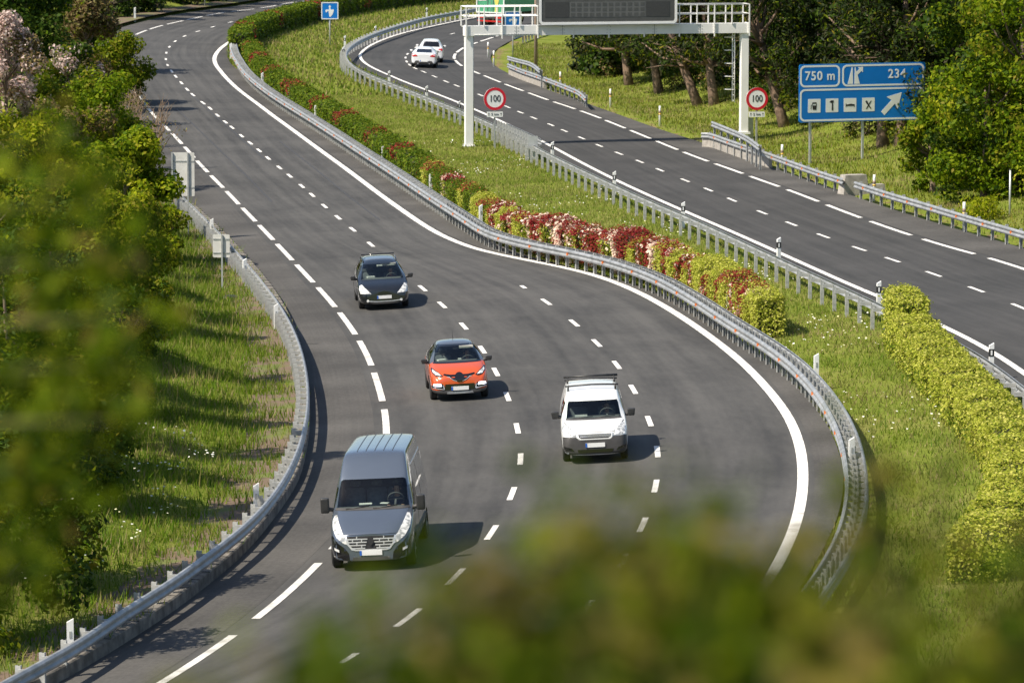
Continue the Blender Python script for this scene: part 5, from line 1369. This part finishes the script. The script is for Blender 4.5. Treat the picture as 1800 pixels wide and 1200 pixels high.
def twigs(root, rng, cl, H, Wd):
    mb = MB()
    for i in range(46):
        a = rng.uniform(0, 6.28); r0 = rng.uniform(0, .25) * Wd; p = Vector((math.cos(a) * r0 * .4, math.sin(a) * r0 * .4, .1)); q = Vector((math.cos(a) * Wd * rng.uniform(.2, .5), math.sin(a) * Wd * rng.uniform(.2, .5), H * rng.uniform(.6, 1.15)))
        m = p.lerp(q, .5) + Vector((rng.uniform(-.2, .2), rng.uniform(-.2, .2), .2)); mb.tube([p, m, q], [.03, .02, .008], 4, cap=False)
        for k in range(3):
            t = rng.uniform(.4, .9); s = m.lerp(q, t); mb.tube([s, s + Vector((rng.uniform(-.5, .5), rng.uniform(-.5, .5), rng.uniform(.1, .6)))], [.012, .005], 3, cap=False)
    mb.build('twigs', M['twig'], root)

G_L = 'trees and shrubs on the left bank'
LEFT = [ # px base, H, W, mats, leaves, leaf size, kind, label
 ((-30, 1130), 5.0, 4.5, [('dark', 3), ('olive', 1)], 6000, .16, 'dark leafy tree in the bottom left corner behind the blurred foliage'),
 ((40, 1010), 5.0, 4.4, [('olive', 2), ('dark', 2)], 7000, .15, 'dark olive tree at the left edge above the bottom marker post'),
 ((120, 880), 5.6, 4.0, [('dark', 2), ('olive', 2)], 7000, .15, 'dark olive tree at the left edge behind the daisy covered bank'),
 ((10, 840), 6.0, 5.0, [('dark', 3), ('olive', 1), ('brown', .4)], 7000, .16, 'tall dark tree at the far left edge, half way up the photo'),
 ((195, 740), 5.2, 3.4, [('olive', 2), ('dark', 1)], 6000, .14, 'olive shrub leaning over the grassy left bank'),
 ((90, 690), 6.0, 4.8, [('olive', 2), ('dark', 2), ('spring', .5)], 7000, .16, 'mottled yellow and dark green tree in the left middle'),
 ((232, 590), 4.8, 3.2, [('spring', 1), ('olive', 2)], 5000, .14, 'green shrub beside the grassy mounds, left of the small grey sign'),
 ((-20, 600), 7.5, 5.4, [('dark', 2), ('olive', 1)], 6000, .18, 'tall dark tree cut by the left edge of the photo'),
 ((150, 540), 5.4, 4.4, [('olive', 2), ('spring', 1)], 6000, .16, 'olive tree with thin trunks behind the left shrubs'),
 ((218, 445), 4.9, 4.2, [('bright', 2), ('spring', 2)], 8000, .17, 'bright yellow green maple touching the back of the tall grey sign'),
 ((55, 440), 5.6, 5.0, [('spring', 2), ('olive', 1)], 7000, .18, 'yellow green tree at the left edge below the pale blossom'),
 ((130, 360), 4.6, 4.4, [('olive', 2), ('brown', 1)], 6000, .17, 'olive and brown thicket behind the bright maple'),
 ((185, 315), 5.0, 4.6, [('bright', 3), ('olive', 1)], 7000, .18, 'fresh green tree beside the road above the dry twiggy bush'),
 ((120, 300), 4.6, 4.6, [('olive', 1.5), ('bright', 1.5)], 6000, .19, 'green tree between the pale blossom and the fresh green tree'),
 ((10, 300), 7.6, 4.6, [('blossom', 3), ('brown', .6)], 6500, .17, 'tree covered with pale pink blossom at the left edge'),
 ((118, 215), 4.4, 4.0, [('blossom', .6), ('dark', 2), ('olive', 1)], 4500, .19, 'dark shrub sprinkled with pale blossom, upper left'),
 ((45, 200), 9.0, 7.4, [('dark', 3), ('bright', .5)], 8000, .24, 'big round dark green tree in the top left corner'),
 ((150, 190), 7.2, 5.0, [('brown', 3), ('olive', 1)], 6000, .2, 'tall brownish tree with catkins, top left'),
 ((205, 185), 4.4, 4.6, [('olive', 2), ('bright', 1)], 5000, .2, 'soft green bush where the near carriageway disappears behind foliage'),
 ((-30, 130), 10., 8.0, [('dark', 2), ('olive', 1)], 7000, .26, 'large dark tree cut by the top left corner'),
 ((110, 120), 9.0, 7.0, [('dark', 2), ('brown', 1)], 6000, .26, 'dark tree behind the brownish catkin tree at the top edge'),
]
for i, (b, H, Wd, lm, n, ls, lab) in enumerate(LEFT):
    g = T(*b)
    make_tree('tree' if H > 4.5 else 'shrub', lab, 'tree' if H > 4.5 else 'shrub', g, H, Wd, lm, 100 + i, int(n * 1.7), ls * 1.25, .07 + H * .009, crown0=.0, nclump=38, shape='round' if H > 5.6 else 'col', group=G_L, clump_r=.18)
make_tree('shrub', 'dry bush of bare reddish twigs beside the road above the tall grey sign', 'shrub', T(262, 300), 3.2, 3.2, [('brown', 2), ('spring', 1)], 55, 500, .13, .05, crown0=.3, nclump=16, group=G_L, extra=twigs)
make_tree('shrub', 'small leafless bush at the road edge left of the lane dashes', 'shrub', T(222, 262), 3.0, 2.6, [('brown', 2), ('olive', 1)], 56, 450, .13, .05, crown0=.3, nclump=12, group=G_L, extra=twigs)
# tall trees outside the left edge; their shadows stripe the near carriageway
_tall_xy = [(-18.5, 128), (-20.5, 143), (-22.5, 158), (-24.3, 172), (-26, 186), (-28, 201), (-30, 215), (-32.5, 231), (-35, 250), (-39, 275), (-17, 112), (-42, 300)]
_tm = None
for i, (x, y) in enumerate(_tall_xy):
    H = random.uniform(13, 16)
    o = make_tree('tree', 'slender tall tree beyond the left edge whose shadow stripes the road', 'tree', (x, y, tz(x, y)), H, 3.4, [('olive', 2), ('dark', 1)], 300 + i, 900, .40, .2, crown0=.56, nclump=16, shape='col', group='tall trees outside the left edge', clump_r=.2)

for i, (b, H, Wd, lm, lab) in enumerate([((285, 470), 2.2, 2.4, [('spring', 1), ('olive', 2)], 'low green bush at the foot of the tall grey sign'), ((252, 520), 2.6, 2.8, [('olive', 2), ('spring', 1)], 'rounded green bush below the bright maple'),
        ((270, 410), 2.6, 2.6, [('bright', 1), ('spring', 1)], 'bright bush hugging the posts of the tall grey sign'), ((240, 640), 2.4, 2.6, [('olive', 2), ('dark', 1)], 'low olive bush at the upper end of the grassy mounds'), ((165, 800), 2.4, 2.6, [('dark', 2), ('olive', 1)], 'low dark bush where the daisy bank meets the trees'),
        ((230, 330), 3.0, 3.0, [('bright', 2), ('olive', 1)], 'fresh green bush between the bright maple and the twiggy bush'), ((170, 240), 3.2, 3.4, [('bright', 1), ('olive', 1)], 'green bush under the brownish catkin tree')]):
    make_tree('shrub', lab, 'shrub', T(*b), H, Wd, lm, 160 + i, 4200, .17, .05, crown0=.0, nclump=26, shape='col', group=G_L, clump_r=.18)
G_F = 'dark trees on the far side of the bend'
for i, (b, H, Wd) in enumerate([((222, 38), 8, 6), ((258, 30), 9, 6), ((296, 23), 8, 6.5), ((338, 16), 9, 6.5), ((384, 10), 9, 6.5), ((432, 4), 9, 7), ((485, -5), 9, 7)]):
    g_ = T(*b); make_tree('tree', f'{ordinal(i)} shaded dark tree from the lone marker post beyond the near carriageway bend', 'tree', g_ + Vector((-1.2, 3.2, 0)), H, Wd, [('dark', 3), ('pine', 2)], 400 + i, 6500, .34, .25, crown0=.0, nclump=34, shape='col', group=G_F, clump_r=.19)


# pines on the right bank
G_P = 'pines on the right bank'
PINES = [((1112, 150), 11, 6.5, (-1.6, 1), 'pine with a short trunk nearest the message panel, right bank'), ((1165, 163), 11, 6.5, (-1.8, 1), 'slim pine between two others under the gantry beam'),
         ((1228, 187), 12, 7.0, (-4.0, 2), 'pine with a thick leaning forked trunk under the gantry beam'), ((1262, 182), 11, 6.5, (-1.5, 2), 'pine with shaded trunk just left of the right gantry column'),
         ((1385, 222), 11, 6.0, (-2.8, 2), 'ivy covered pine leaning behind the right speed limit sign'), ((1556, 258), 12, 6.5, (-.6, 1.5), 'pine trunk visible under the blue services sign, left of two'),
         ((1580, 255), 12, 6.5, (.4, 2), 'pine trunk visible under the blue services sign, right of two')]
def pine(label, base, H, Wd, lean, seed, leaves=9000, group=G_P, crown0=.24):
    rng = np.random.default_rng(seed); root = empty('pine_tree', base, label=label, cat='tree', group=group); cl = []
    for i in range(36):
        t = crown0 + (1 - crown0) * rng.uniform(0, 1) ** 1.2; a = rng.uniform(0, 6.28); rad = Wd / 2 * rng.uniform(.25, 1) * (1.15 - .5 * t)
        cl.append((math.cos(a) * rad + lean[0] * t, math.sin(a) * rad + lean[1] * t, H * t, Wd * rng.uniform(.10, .2)))
    mb = trunk_mesh(rng, H * .95, .30, lean, cl[:20], .35)
    for k in range(16):      # dead lower branches
        t = rng.uniform(.18, .5); p = Vector((lean[0] * t, lean[1] * t, H * t * .95)); q = p + Vector((rng.uniform(-2.4, 1.6), rng.uniform(-2, 1), rng.uniform(-.2, 1.4))); mb.tube([p, p.lerp(q, .5) + Vector((0, 0, .15)), q], [.06, .04, .012], 5)
    mb.build('trunk', M['bark_red'], root)
    C_, d = crown_points(rng, cl, leaves); V = leaf_quads(C_, d, .34, rng, aspect=.3, rnd=1.2)
    mi = rng.choice(3, len(C_), p=[.6, .25, .15])
    link_mesh('crown', raw_mesh('crown', V, 4, [LM['pine'], LM['dark'], LM['olive']], mi), root)
for i, (b, H, Wd, lean, lab) in enumerate(PINES): pine(lab, T(*b), H, Wd, lean, 500 + i)
_wood = [((1080, 128), 12), ((1140, 122), 12), ((1205, 130), 13), ((1265, 136), 13), ((1330, 150), 13), ((1395, 165), 13), ((1460, 180), 13), ((1525, 195), 13), ((1590, 205), 13), ((1660, 215), 14), ((1730, 225), 14), ((1810, 240), 14)]
for i, (b, H) in enumerate(_wood):
    g = T(*b)
    make_tree('tree', f'{ordinal(i)} dark evergreen from the message panel in the right wood, back row', 'tree', g, H, 7.6, [('pine', 3), ('dark', 2)], 600 + i, 9000, .42, .3, crown0=.0, nclump=34, shape='col', group='dark back row of the right hand wood', clump_r=.2)
for i, (b, H, Wd) in enumerate([((1300, 178), 3.0, 3.6), ((1345, 195), 3.6, 3.6), ((1470, 222), 4.2, 4.4), ((1085, 138), 3.4, 3.4), ((1415, 228), 3.4, 3.4), ((1520, 250), 3.0, 3.2), ((1140, 150), 3.0, 3.2), ((1195, 162), 3.2, 3.4), ((1250, 168), 3.4, 3.6), ((1605, 262), 4.4, 4.0), ((1380, 205), 4.2, 4.0)]):
    make_tree('shrub', f'{ordinal(i)} low dark undergrowth shrub beneath the pines on the right bank', 'shrub', T(*b) + Vector((.4, 2.6, 0)), H, Wd, [('olive', 1), ('dark', 3), ('brown', 1), ('pine', 1)], 640 + i, 3000, .2, .06, crown0=.0, nclump=20, shape='col', group='undergrowth shrubs on the right bank')
G_B = 'bright trees at the right edge'
for i, (b, H, Wd, n, lab) in enumerate([((1742, 324), 12.5, 6.6, 21000, 'tall bright green tree covering the right end of the blue services sign'), ((1790, 335), 13, 7.4, 17000, 'tall bright green tree cut by the right edge of the photo'),
        ((1728, 352), 6.0, 6.2, 11000, 'lower leafy bright tree between the two tall ones at the right edge'), ((1880, 360), 12, 7, 7000, 'bright green tree just outside the right edge'), ((1640, 338), 4.0, 3.2, 4500, 'bright shrub at the foot of the tree beside the blue services sign')]):
    make_tree('tree' if H > 4 else 'shrub', lab, 'tree' if H > 4 else 'shrub', T(*b), H, Wd, [('bright', 2.6), ('spring', .4), ('olive', 1.2), ('dark', 1.0)], 700 + i, n, .24, .18, crown0=.03, nclump=46, shape='col', group=G_B, clump_r=.155)
make_tree('shrub', 'yellow flowering low shrub between the bright trees and the right guard rail', 'shrub', T(1735, 385), .9, 2.4, [('spring', 2), ('olive', 2)], 777, 1600, .14, .03, crown0=.1, nclump=12, group='low plants by the right rail')

# ---------------- hedges
def hedge_block(name, label, c, w, h, parts, seed, group, lsize=.1, dens=420, core=True, top_round=.18):
    """clipped block of foliage along the plan curve piece c. parts: (part name, leaf material, fn(u,z01,face)->weight)"""
    rng = np.random.default_rng(seed); s = arc(c); Ln = s[-1]; org = c[len(c) // 2]; z0 = tz(*org)
    root = empty(name, (org[0], org[1], z0), label=label, cat='hedge shrub' if group else 'hedge', group=group)
    n, t = normals2(c)
    area = Ln * (w + 2 * h) + 2 * w * h; N = int(area * dens)
    pts = []; out = []; zz = []
    face = rng.choice(4, N, p=np.array([Ln * w, Ln * h, Ln * h, 2 * w * h]) / area)
    u = rng.uniform(0, 1, N); v = rng.uniform(-1, 1, N); q = rng.uniform(0.03, 1, N)
    lat = np.where(face == 0, v * w / 2, np.where(face == 1, -w / 2, np.where(face == 2, w / 2, v * w / 2)))
    z = np.where(face == 0, h, q * h); uu = np.where(face == 3, (rng.uniform(size=N) < .5) * 1., u)
    wob = .075 * np.sin(uu * Ln * 2.1 + seed) + .05 * np.sin(uu * Ln * 5.3 + z * 4 + seed * 2) + rng.normal(0, .06, N)
    ox = np.where(face == 1, -1., np.where(face == 2, 1., 0)); oz = np.where(face == 0, 1., .15); ot = np.where(face == 3, np.sign(uu - .5), 0)
    lat = lat + ox * wob; z = z + (face == 0) * wob; al = uu * Ln + ot * (wob + .02)
    rr = np.clip((np.abs(lat) - (w / 2 - top_round)) / top_round, 0, 1) * np.clip((z - (h - top_round)) / top_round, 0, 1); z = z - rr * .1
    al_ = np.clip(al, 0, Ln); ex = al - al_
    bx = np.interp(al_, s, c[:, 0]); by = np.interp(al_, s, c[:, 1]); nx = np.interp(al_, s, n[:, 0]); ny = np.interp(al_, s, n[:, 1]); tx = np.interp(al_, s, t[:, 0]); ty = np.interp(al_, s, t[:, 1])
    wx = bx + nx * lat + tx * ex; wy = by + ny * lat + ty * ex
    gz = road_z(wx, wy) + .02
    Pw = np.stack([wx - org[0], wy - org[1], gz - z0 + z], 1); O = np.stack([nx * ox + tx * ot, ny * ox + ty * ot, oz], 1)
    W_ = np.stack([fn(al_, z / h, face) * np.ones(N) for _, _, fn in parts], 1) + 1e-6; W_ /= W_.sum(1, keepdims=True)
    pick = (rng.uniform(size=N)[:, None] > np.cumsum(W_, 1)).sum(1).clip(0, len(parts) - 1)
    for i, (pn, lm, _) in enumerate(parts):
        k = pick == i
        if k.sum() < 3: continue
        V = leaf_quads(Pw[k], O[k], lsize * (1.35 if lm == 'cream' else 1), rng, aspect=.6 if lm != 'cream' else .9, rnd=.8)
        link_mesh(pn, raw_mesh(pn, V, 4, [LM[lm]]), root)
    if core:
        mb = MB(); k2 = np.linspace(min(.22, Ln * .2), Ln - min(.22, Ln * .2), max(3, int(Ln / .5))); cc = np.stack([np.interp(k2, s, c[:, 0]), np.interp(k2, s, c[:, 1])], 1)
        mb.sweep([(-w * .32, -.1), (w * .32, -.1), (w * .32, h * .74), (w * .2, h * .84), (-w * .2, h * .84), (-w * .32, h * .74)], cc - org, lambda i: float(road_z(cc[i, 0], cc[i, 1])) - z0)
        mb.build('stems', M['core'], root)  # added solid dark block, keeps light from passing through the leaves
    return root

HC = offset(RAIL_1, 1.25); _hs = arc(HC)
_p0 = P(1383, 597); _e = _hs[np.argmin(np.hypot(HC[:, 0] - _p0.x, HC[:, 1] - _p0.y))]
def hpiece(a, b):
    k = np.linspace(a, b, max(4, int((b - a) / .3))); return np.stack([np.interp(k, _hs, HC[:, 0]), np.interp(k, _hs, HC[:, 1])], 1)
Y_ = ('foliage', 'hedge'); Gn = ('foliage', 'hedge_g'); Rd = ('new_growth', 'redleaf'); Cr = ('flower_heads', 'cream')
f_const = lambda k: (lambda u, z, f: k + 0 * z)
f_top = lambda z0, k: (lambda u, z, f: np.where(z > z0, k, .02))
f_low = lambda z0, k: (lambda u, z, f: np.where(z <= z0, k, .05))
f_patch = lambda a, ph, k: (lambda u, z, f: k * (np.sin(u * a + z * 3.2 + ph) > .2))
STY = {
 'yellow': (lambda i: [(*Y_, f_const(1))], 'plain yellow green'),
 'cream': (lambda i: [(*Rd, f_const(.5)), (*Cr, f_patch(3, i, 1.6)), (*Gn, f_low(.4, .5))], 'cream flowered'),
 'redtop': (lambda i: [(*Y_, f_const(.55)), (*Y_, f_low(.86, 1.)), (*Rd, f_top(.86, .8))], 'yellow green red-topped'),
 'red': (lambda i: [(*Rd, f_const(1.)), (*Gn, f_patch(4, i, .8)), (*Cr, f_patch(5, i + 2, .25))], 'deep red'),
 'mixed': (lambda i: [(*Rd, f_top(.8, .9)), (*Rd, f_patch(3, i, .5)), (*Y_, f_low(.85, .5)), (*Gn, f_low(.85, .5)), (*Cr, f_patch(4, i + 1, .4))], 'red and green'),
 'green': (lambda i: [(*Gn, f_const(1)), (*Rd, f_top(.92, .12))], 'plain green'),
}
SEQ = [('yellow', 1.9), ('cream', .95), ('redtop', 1.5), ('red', .9), ('redtop', 1.7), ('red', .7), ('yellow', 1.4), ('cream', .9), ('yellow', 2.3), ('red', .8), ('redtop', 1.4), ('red', .8), ('yellow', 1.3), ('red', .9), ('redtop', 1.3), ('cream', 1.3), ('red', 1.0), ('redtop', 1.2), ('cream', 1.4),
    ('mixed', 1.4), ('cream', 1.3), ('red', 1.1), ('mixed', 1.5), ('cream', 1.2), ('mixed', 1.5), ('red', 1.2), ('mixed', 1.5), ('redtop', 1.4), ('red', 1.3), ('mixed', 1.5), ('yellow', 1.5), ('red', 1.0), ('redtop', 1.8), ('green', 1.6), ('redtop', 1.6), ('yellow', 1.8), ('green', 2.6), ('redtop', 1.4), ('green', 2.6), ('green', 2.6), ('mixed', .9), ('green', 2.8), ('green', 2.8), ('redtop', 1.2), ('green', 2.8)]
_s = _e; _rng = random.Random(11); cnt = {}
for i, (k, ln) in enumerate(SEQ):
    fn, words = STY[k]; cnt[k] = cnt.get(k, -1) + 1
    hedge_block('hedge_shrub', f'{ordinal(cnt[k])} {words} clipped shrub from the near end of the median hedge', hpiece(_s - ln, _s - .08), 1.05 * _rng.uniform(.86, 1.08) * (1 if i < 28 else .88), 1.42 * _rng.uniform(.86, 1.10) * (1 if i < 28 else .88), fn(i), 900 + i, 'clipped shrubs of the median hedge row', .095, 620 if i < 36 else 380)
    _s -= ln
# farther on the row closes into long hedges
_far = _s - 1
hedge_block('hedge', 'long green hedge with red patches following the guard rail into the bend', hpiece(max(2, _hs[np.argmin(np.hypot(HC[:, 0] - P(425, 105).x, HC[:, 1] - P(425, 105).y))]), _far), 1.1, 1.3, [(*Gn, f_const(1)), ('new_growth', 'redleaf', lambda u, z, f: 1.2 * (np.sin(u * .5 + .6 * np.sin(u * .23)) > .8) * (z > .55))], 981, None, .17, 130)
_hc2 = pcurve([(860,-6),(780,4),(700,13),(620,24),(560,36),(505,50),(455,66),(428,80),(420,96)], step=.5)
hedge_block('hedge', 'dark shaded hedge curving round the head of the median at the top', _hc2, 1.35, 1.6, [(*Gn, f_const(1)), ('new_growth', 'redleaf', lambda u, z, f: .8 * (np.sin(u * .3) > .9) * (z > .3))], 982, None, .24, 80)
_hy = pcurve([(1592,612),(1628,655),(1680,712),(1738,775),(1785,838),(1792,900),(1768,960),(1718,1030)], step=.3)
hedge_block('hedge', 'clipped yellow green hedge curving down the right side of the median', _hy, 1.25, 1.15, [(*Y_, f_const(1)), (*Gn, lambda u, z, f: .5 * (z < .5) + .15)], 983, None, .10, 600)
_hz = pcurve([(1576,590),(1592,602),(1606,616)], step=.2)
hedge_block('hedge', 'short taller yellow green hedge end where the far guard rail stops', _hz, .9, 1.6, [(*Y_, f_const(1)), (*Gn, lambda u, z, f: .5 * (z < .5) + .2)], 984, None, .11, 420)

# ---------------- grass
def scatter(n, xr, yr, keep, seed):
    rng = np.random.default_rng(seed); x = rng.uniform(*xr, n); y = rng.uniform(*yr, n); k = keep(x, y); return x[k], y[k], rng
def grass(name, label, x, y, rng, hgt, wid, lmats, weights, bend=.5, clump=0.):
    N = len(x); z = terrain_z(x, y); z = np.where((x < xL(y)) & (seg_dist(x, y, CUT_L) < 2.25), np.maximum(z, road_z(x, y) + .24), z)
    h = hgt * rng.uniform(.5, 1.3, N) * (1 + clump * lump(x, y, 1.4, 2.2)).clip(.35, 2); a = rng.uniform(0, 6.28, N); w = wid * rng.uniform(.7, 1.3, N)
    dx, dy = np.cos(a), np.sin(a); b = rng.uniform(.1, 1, N) * bend * h; a2 = a + rng.normal(1.57, .6, N)
    A = np.stack([x - dx * w / 2, y - dy * w / 2, z - .02], 1); B = np.stack([x + dx * w / 2, y + dy * w / 2, z - .02], 1); Tp = np.stack([x + np.cos(a2) * b, y + np.sin(a2) * b, z + h], 1)
    V = np.stack([A, B, Tp], 1).reshape(-1, 3); wp = np.array(weights)[None] * np.ones((N, 1)); pt = lump(x, y, .45, 3.3) + .5 * lump(x, y, 1.9, .7)
    if len(lmats) > 1: wp[:, -1] *= np.exp(1.6 * pt); wp[:, 1] *= np.exp(-1.5 * pt)
    wp /= wp.sum(1, keepdims=True); mi = (rng.uniform(size=N)[:, None] > np.cumsum(wp, 1)).sum(1).clip(0, len(lmats) - 1)
    o = link_mesh(name, raw_mesh(name, V, 3, [LM[m] for m in lmats], mi)); return tag(o, label, kind='stuff')
_dense = lambda c: c
def k_left(x, y):
    d = xL(y) - x; dd = seg_dist(x, y, CUT_L); soil = np.clip(1.3 - dd / 2.2, 0, 1)
    return (d > 0) & (dd > .5) & (dd < 16) & (np.random.default_rng(1).uniform(size=len(x)) > np.clip(soil * .95 + .5 * lump(x, y, .8, 5.), 0, .88))
x, y, rng = scatter(560000, (-30, 0), (80, 200), k_left, 21)
grass('grass', 'tall lush grass on the mounds of the left bank', x, y, rng, .25, .034, ['lush', 'grass', 'dry'], [.62, .28, .10], .9, .6)
def k_med(x, y): return (x > xR(y)) & (x < xC(y)) & (seg_dist(x, y, CUT_R) > .06) & (seg_dist(x, y, CUT_C) > .15)
x, y, rng = scatter(540000, (-12, 24), (84, 270), k_med, 22)
grass('grass', 'light green grass of the median between the two carriageways', x, y, rng, .14, .034, ['grass', 'lush', 'dry'], [.74, .12, .14], 1.1, .35)
x, y, rng = scatter(60000, (-30, 4), (270, 430), k_med, 23)
grass('grass', 'grass at the far head of the median inside the bend', x, y, rng, .26, .12, ['grass', 'lush', 'dry'], [.72, .1, .18], .8, .35)
def k_right(x, y): 
    dd = seg_dist(x, y, CUT_E); return (x > xE(y)) & (dd > .7) & (dd < 30) & (np.random.default_rng(2).uniform(size=len(x)) > np.clip(1.25 - dd / 1.6, 0, 1) + np.clip((dd - 10) / 7, 0, .88))
x, y, rng = scatter(300000, (0, 50), (160, 340), k_right, 24)
grass('grass', 'rough grass on the right bank below the pines', x, y, rng, .18, .055, ['grass', 'olive', 'dry'], [.50, .32, .18], .8, .5)
# flowers
def flowers(label, x, y, rng, size, hgt, name='daisies'):
    z = terrain_z(x, y); C_ = np.stack([x, y, z + hgt * rng.uniform(.6, 1.2, len(x))], 1); d = np.tile([0, -.4, .8], (len(x), 1)); V = leaf_quads(C_, d, size, rng, aspect=.95, rnd=.3)
    tag(link_mesh(name, raw_mesh(name, V, 4, [LM['daisy']])), label, kind='stuff')
x, y, rng = scatter(6000, (-10, 22), (110, 240), lambda x, y: k_med(x, y) & (lump(x, y, .35, 1.) > .1), 25)
flowers('white daisies dotted over the median grass', x, y, rng, .075, .22)
x, y, rng = scatter(3400, (-18, -4), (84, 118), lambda x, y: (xL(y) - x > 2.2) & (xL(y) - x < 9) & (lump(x, y, 1.1, .5) > .15), 26)
flowers('white daisies on the lower left bank', x, y, rng, .075, .42)
x, y, rng = scatter(9000, (-25, 0), (84, 190), lambda x, y: (xL(y) - x > 1.5) & (xL(y) - x < 9) & (lump(x, y, 1.0, 1.5) > .3), 27)
grass('dry_stalks', 'dry seed heads standing in the left bank grass', x, y, rng, .62, .03, ['dry'], [1], .35)

# ---------------- blurred foliage close to the camera, rooted on the hill
def near_shrub(label, x, y, top, width, n, lmats, seed, lsize=.035, stems=14, spread=1.0, deep=.3):
    rng = np.random.default_rng(seed); z0 = tz(x, y); H = top - z0; root = empty('near_shrub', (x, y, z0), label=label, cat='shrub', group='out of focus shrubs in front of the camera')
    mb = MB(); C_ = []; D_ = []
    per = n // stems; pw = np.array([w for _, w in lmats]) / sum(w for _, w in lmats); MI = []
    for i in range(stems):
        tint = rng.choice(len(lmats), p=pw)
        a = rng.uniform(0, 6.28); r = width / 2 * math.sqrt(rng.uniform(0, 1)); q = Vector((math.cos(a) * r, math.sin(a) * r * spread, H - rng.uniform(0, .75) ** 1.5 * deep - .25 * deep * (2 * r / width) ** 2))
        p = Vector((q.x * .25, q.y * .25, -.05)); m = p.lerp(q, .55) + Vector((rng.uniform(-.04, .04), rng.uniform(-.04, .04), .03)); mb.tube([p, m, q], [.005, .004, .002], 5, cap=False)
        for k in range(per):
            t = 1 - min(.9, deep / H) * rng.uniform(0, 1) ** .9; s = (p.lerp(m, t / .55) if t < .55 else m.lerp(q, (t - .55) / .45)); d = unit(rng.normal(size=3))
            C_.append(np.array(s) + d * rng.uniform(.005, .06) * (1 + width)); D_.append(d); MI.append(tint if rng.uniform() < .8 else rng.choice(len(lmats), p=pw))
    mb.build('stems', M['stem'], root)
    C_ = np.array(C_); D_ = np.array(D_); mi = np.array(MI)
    link_mesh('leaves', raw_mesh('leaves', leaf_quads(C_, D_, lsize, rng, .6), 4, [LM[m] for m, _ in lmats], mi), root)
def at_px(px, py, d):
    r = px_ray(px, py); k = d / r[1]; return Vector(r) * k + Vector((0, 0, CAM_H))
NEAR = [ # px of the top, distance, width m, leaves, mats, label
 (970, 866, 3.5, .24, 560, [('fore', 1), ('fore_g', .4)], 'blurred olive shrub top at the bottom centre, below the white van'),
 (1200, 872, 3.8, .28, 760, [('fore', 1), ('fore_g', .6)], 'blurred olive shrub top at the bottom, right of centre'),
 (1430, 945, 3.6, .30, 900, [('fore', .6), ('fore_g', 1)], 'blurred dark green shrub top at the bottom right below the hedge side rail'),
 (1700, 1050, 3.6, .36, 1000, [('fore_g', 1.3), ('fore', .6)], 'blurred dark shrub top filling the bottom right corner'),
 (1080, 1010, 3.2, .5, 1000, [('fore', .7), ('fore_g', 1)], 'blurred dense dark shrub along the middle of the bottom edge'),
 (770, 950, 3.3, .18, 260, [('fore', 1), ('fore_g', .6)], 'blurred thin olive shrub top left of the bottom centre'),
 (590, 1020, 3.3, .20, 260, [('fore', 1), ('fore_g', 1)], 'blurred sparse shrub top below the grey van'),
 (430, 1110, 3.2, .14, 110, [('fore', 1), ('fore_g', 1)], 'blurred sparse sprig at the bottom, left of the grey van'),
 (1580, 690, 5.0, .13, 150, [('fore', 1), ('fore_g', .8)], 'faint blurred sprig over the median grass at the right'),
 (1830, 900, 4.6, .16, 320, [('fore_g', 1), ('fore', .7)], 'blurred sprig at the right edge over the yellow hedge'),
]
for i, (px_, py_, d, w_, n_, lm, lab) in enumerate(NEAR):
    g = at_px(px_, py_, d); near_shrub(lab, g.x, g.y, g.z, w_, int(n_ * 1.15), lm, 1200 + i, .038, 6 + int(w_ * 34), .7, .17 if d < 4 else .2)
def near_tree():
    """young tree left of the view whose leafy branches hang into the left edge"""
    rng = np.random.default_rng(77); x, y = -1.45, 7.2; z0 = tz(x, y)
    root = empty('near_tree', (x, y, z0), label='out of focus green branches hanging in from the left edge, close to the camera', cat='tree')
    cl = [(110, 250, 40, 60, 7.4), (150, 350, 60, 120, 7.3), (215, 450, 60, 120, 7.0), (290, 555, 42, 34, 6.8), (50, 440, 80, 150, 7.2), (110, 560, 80, 180, 7.0), (205, 640, 62, 110, 6.8), (40, 680, 80, 190, 7.0), (140, 740, 70, 150, 6.8), (230, 740, 40, 36, 6.6),
          (30, 830, 70, 170, 6.9), (110, 870, 56, 90, 6.8), (20, 960, 60, 130, 6.8), (80, 1010, 40, 40, 6.7), (-30, 320, 80, 160, 7.4), (-40, 1040, 60, 90, 6.8)]
    mb = MB(); top = at_px(-150, 150, 7.3); base = Vector((x, y, z0)); mb.tube([(0, 0, -.1), (.05, 0, (top.z - z0) * .5), tuple(top - base)], [.035, .025, .01], 7)
    C_ = []; D_ = []
    for (px_, py_, r, n_, d) in cl:
        q = at_px(px_, py_, d) - base; t = max(.25, min(.95, (q.z + .15) / (top.z - z0) - .12)); p = Vector((.05, 0, (top.z - z0) * t)); m = p.lerp(q, .6) + Vector((0, 0, .04)); mb.tube([p, m, q], [.005, .003, .001], 5, cap=False)
        rr = r / F_PX * d
        for k in range(int(n_ * .62)):
            o = rng.normal(size=3) * rr * np.array([.6, .9, .7]); C_.append(np.array(q) + o); D_.append(unit(rng.normal(size=3)))
    mb.build('trunk', M['stem'], root); C_ = np.array(C_); D_ = np.array(D_); lm = [('fore_g', 1.6), ('fore', .45)]
    mi = rng.choice(2, len(C_), p=[.93, .07]); link_mesh('leaves', raw_mesh('leaves', leaf_quads(C_, D_, .042, rng, .6), 4, [LM[m] for m, _ in lm], mi), root)
near_tree()
for o in SC.objects:
    if o.get('label') and not 4 <= len(str(o['label']).split()) <= 16: print('LABEL', len(o['label'].split()), o['label'])
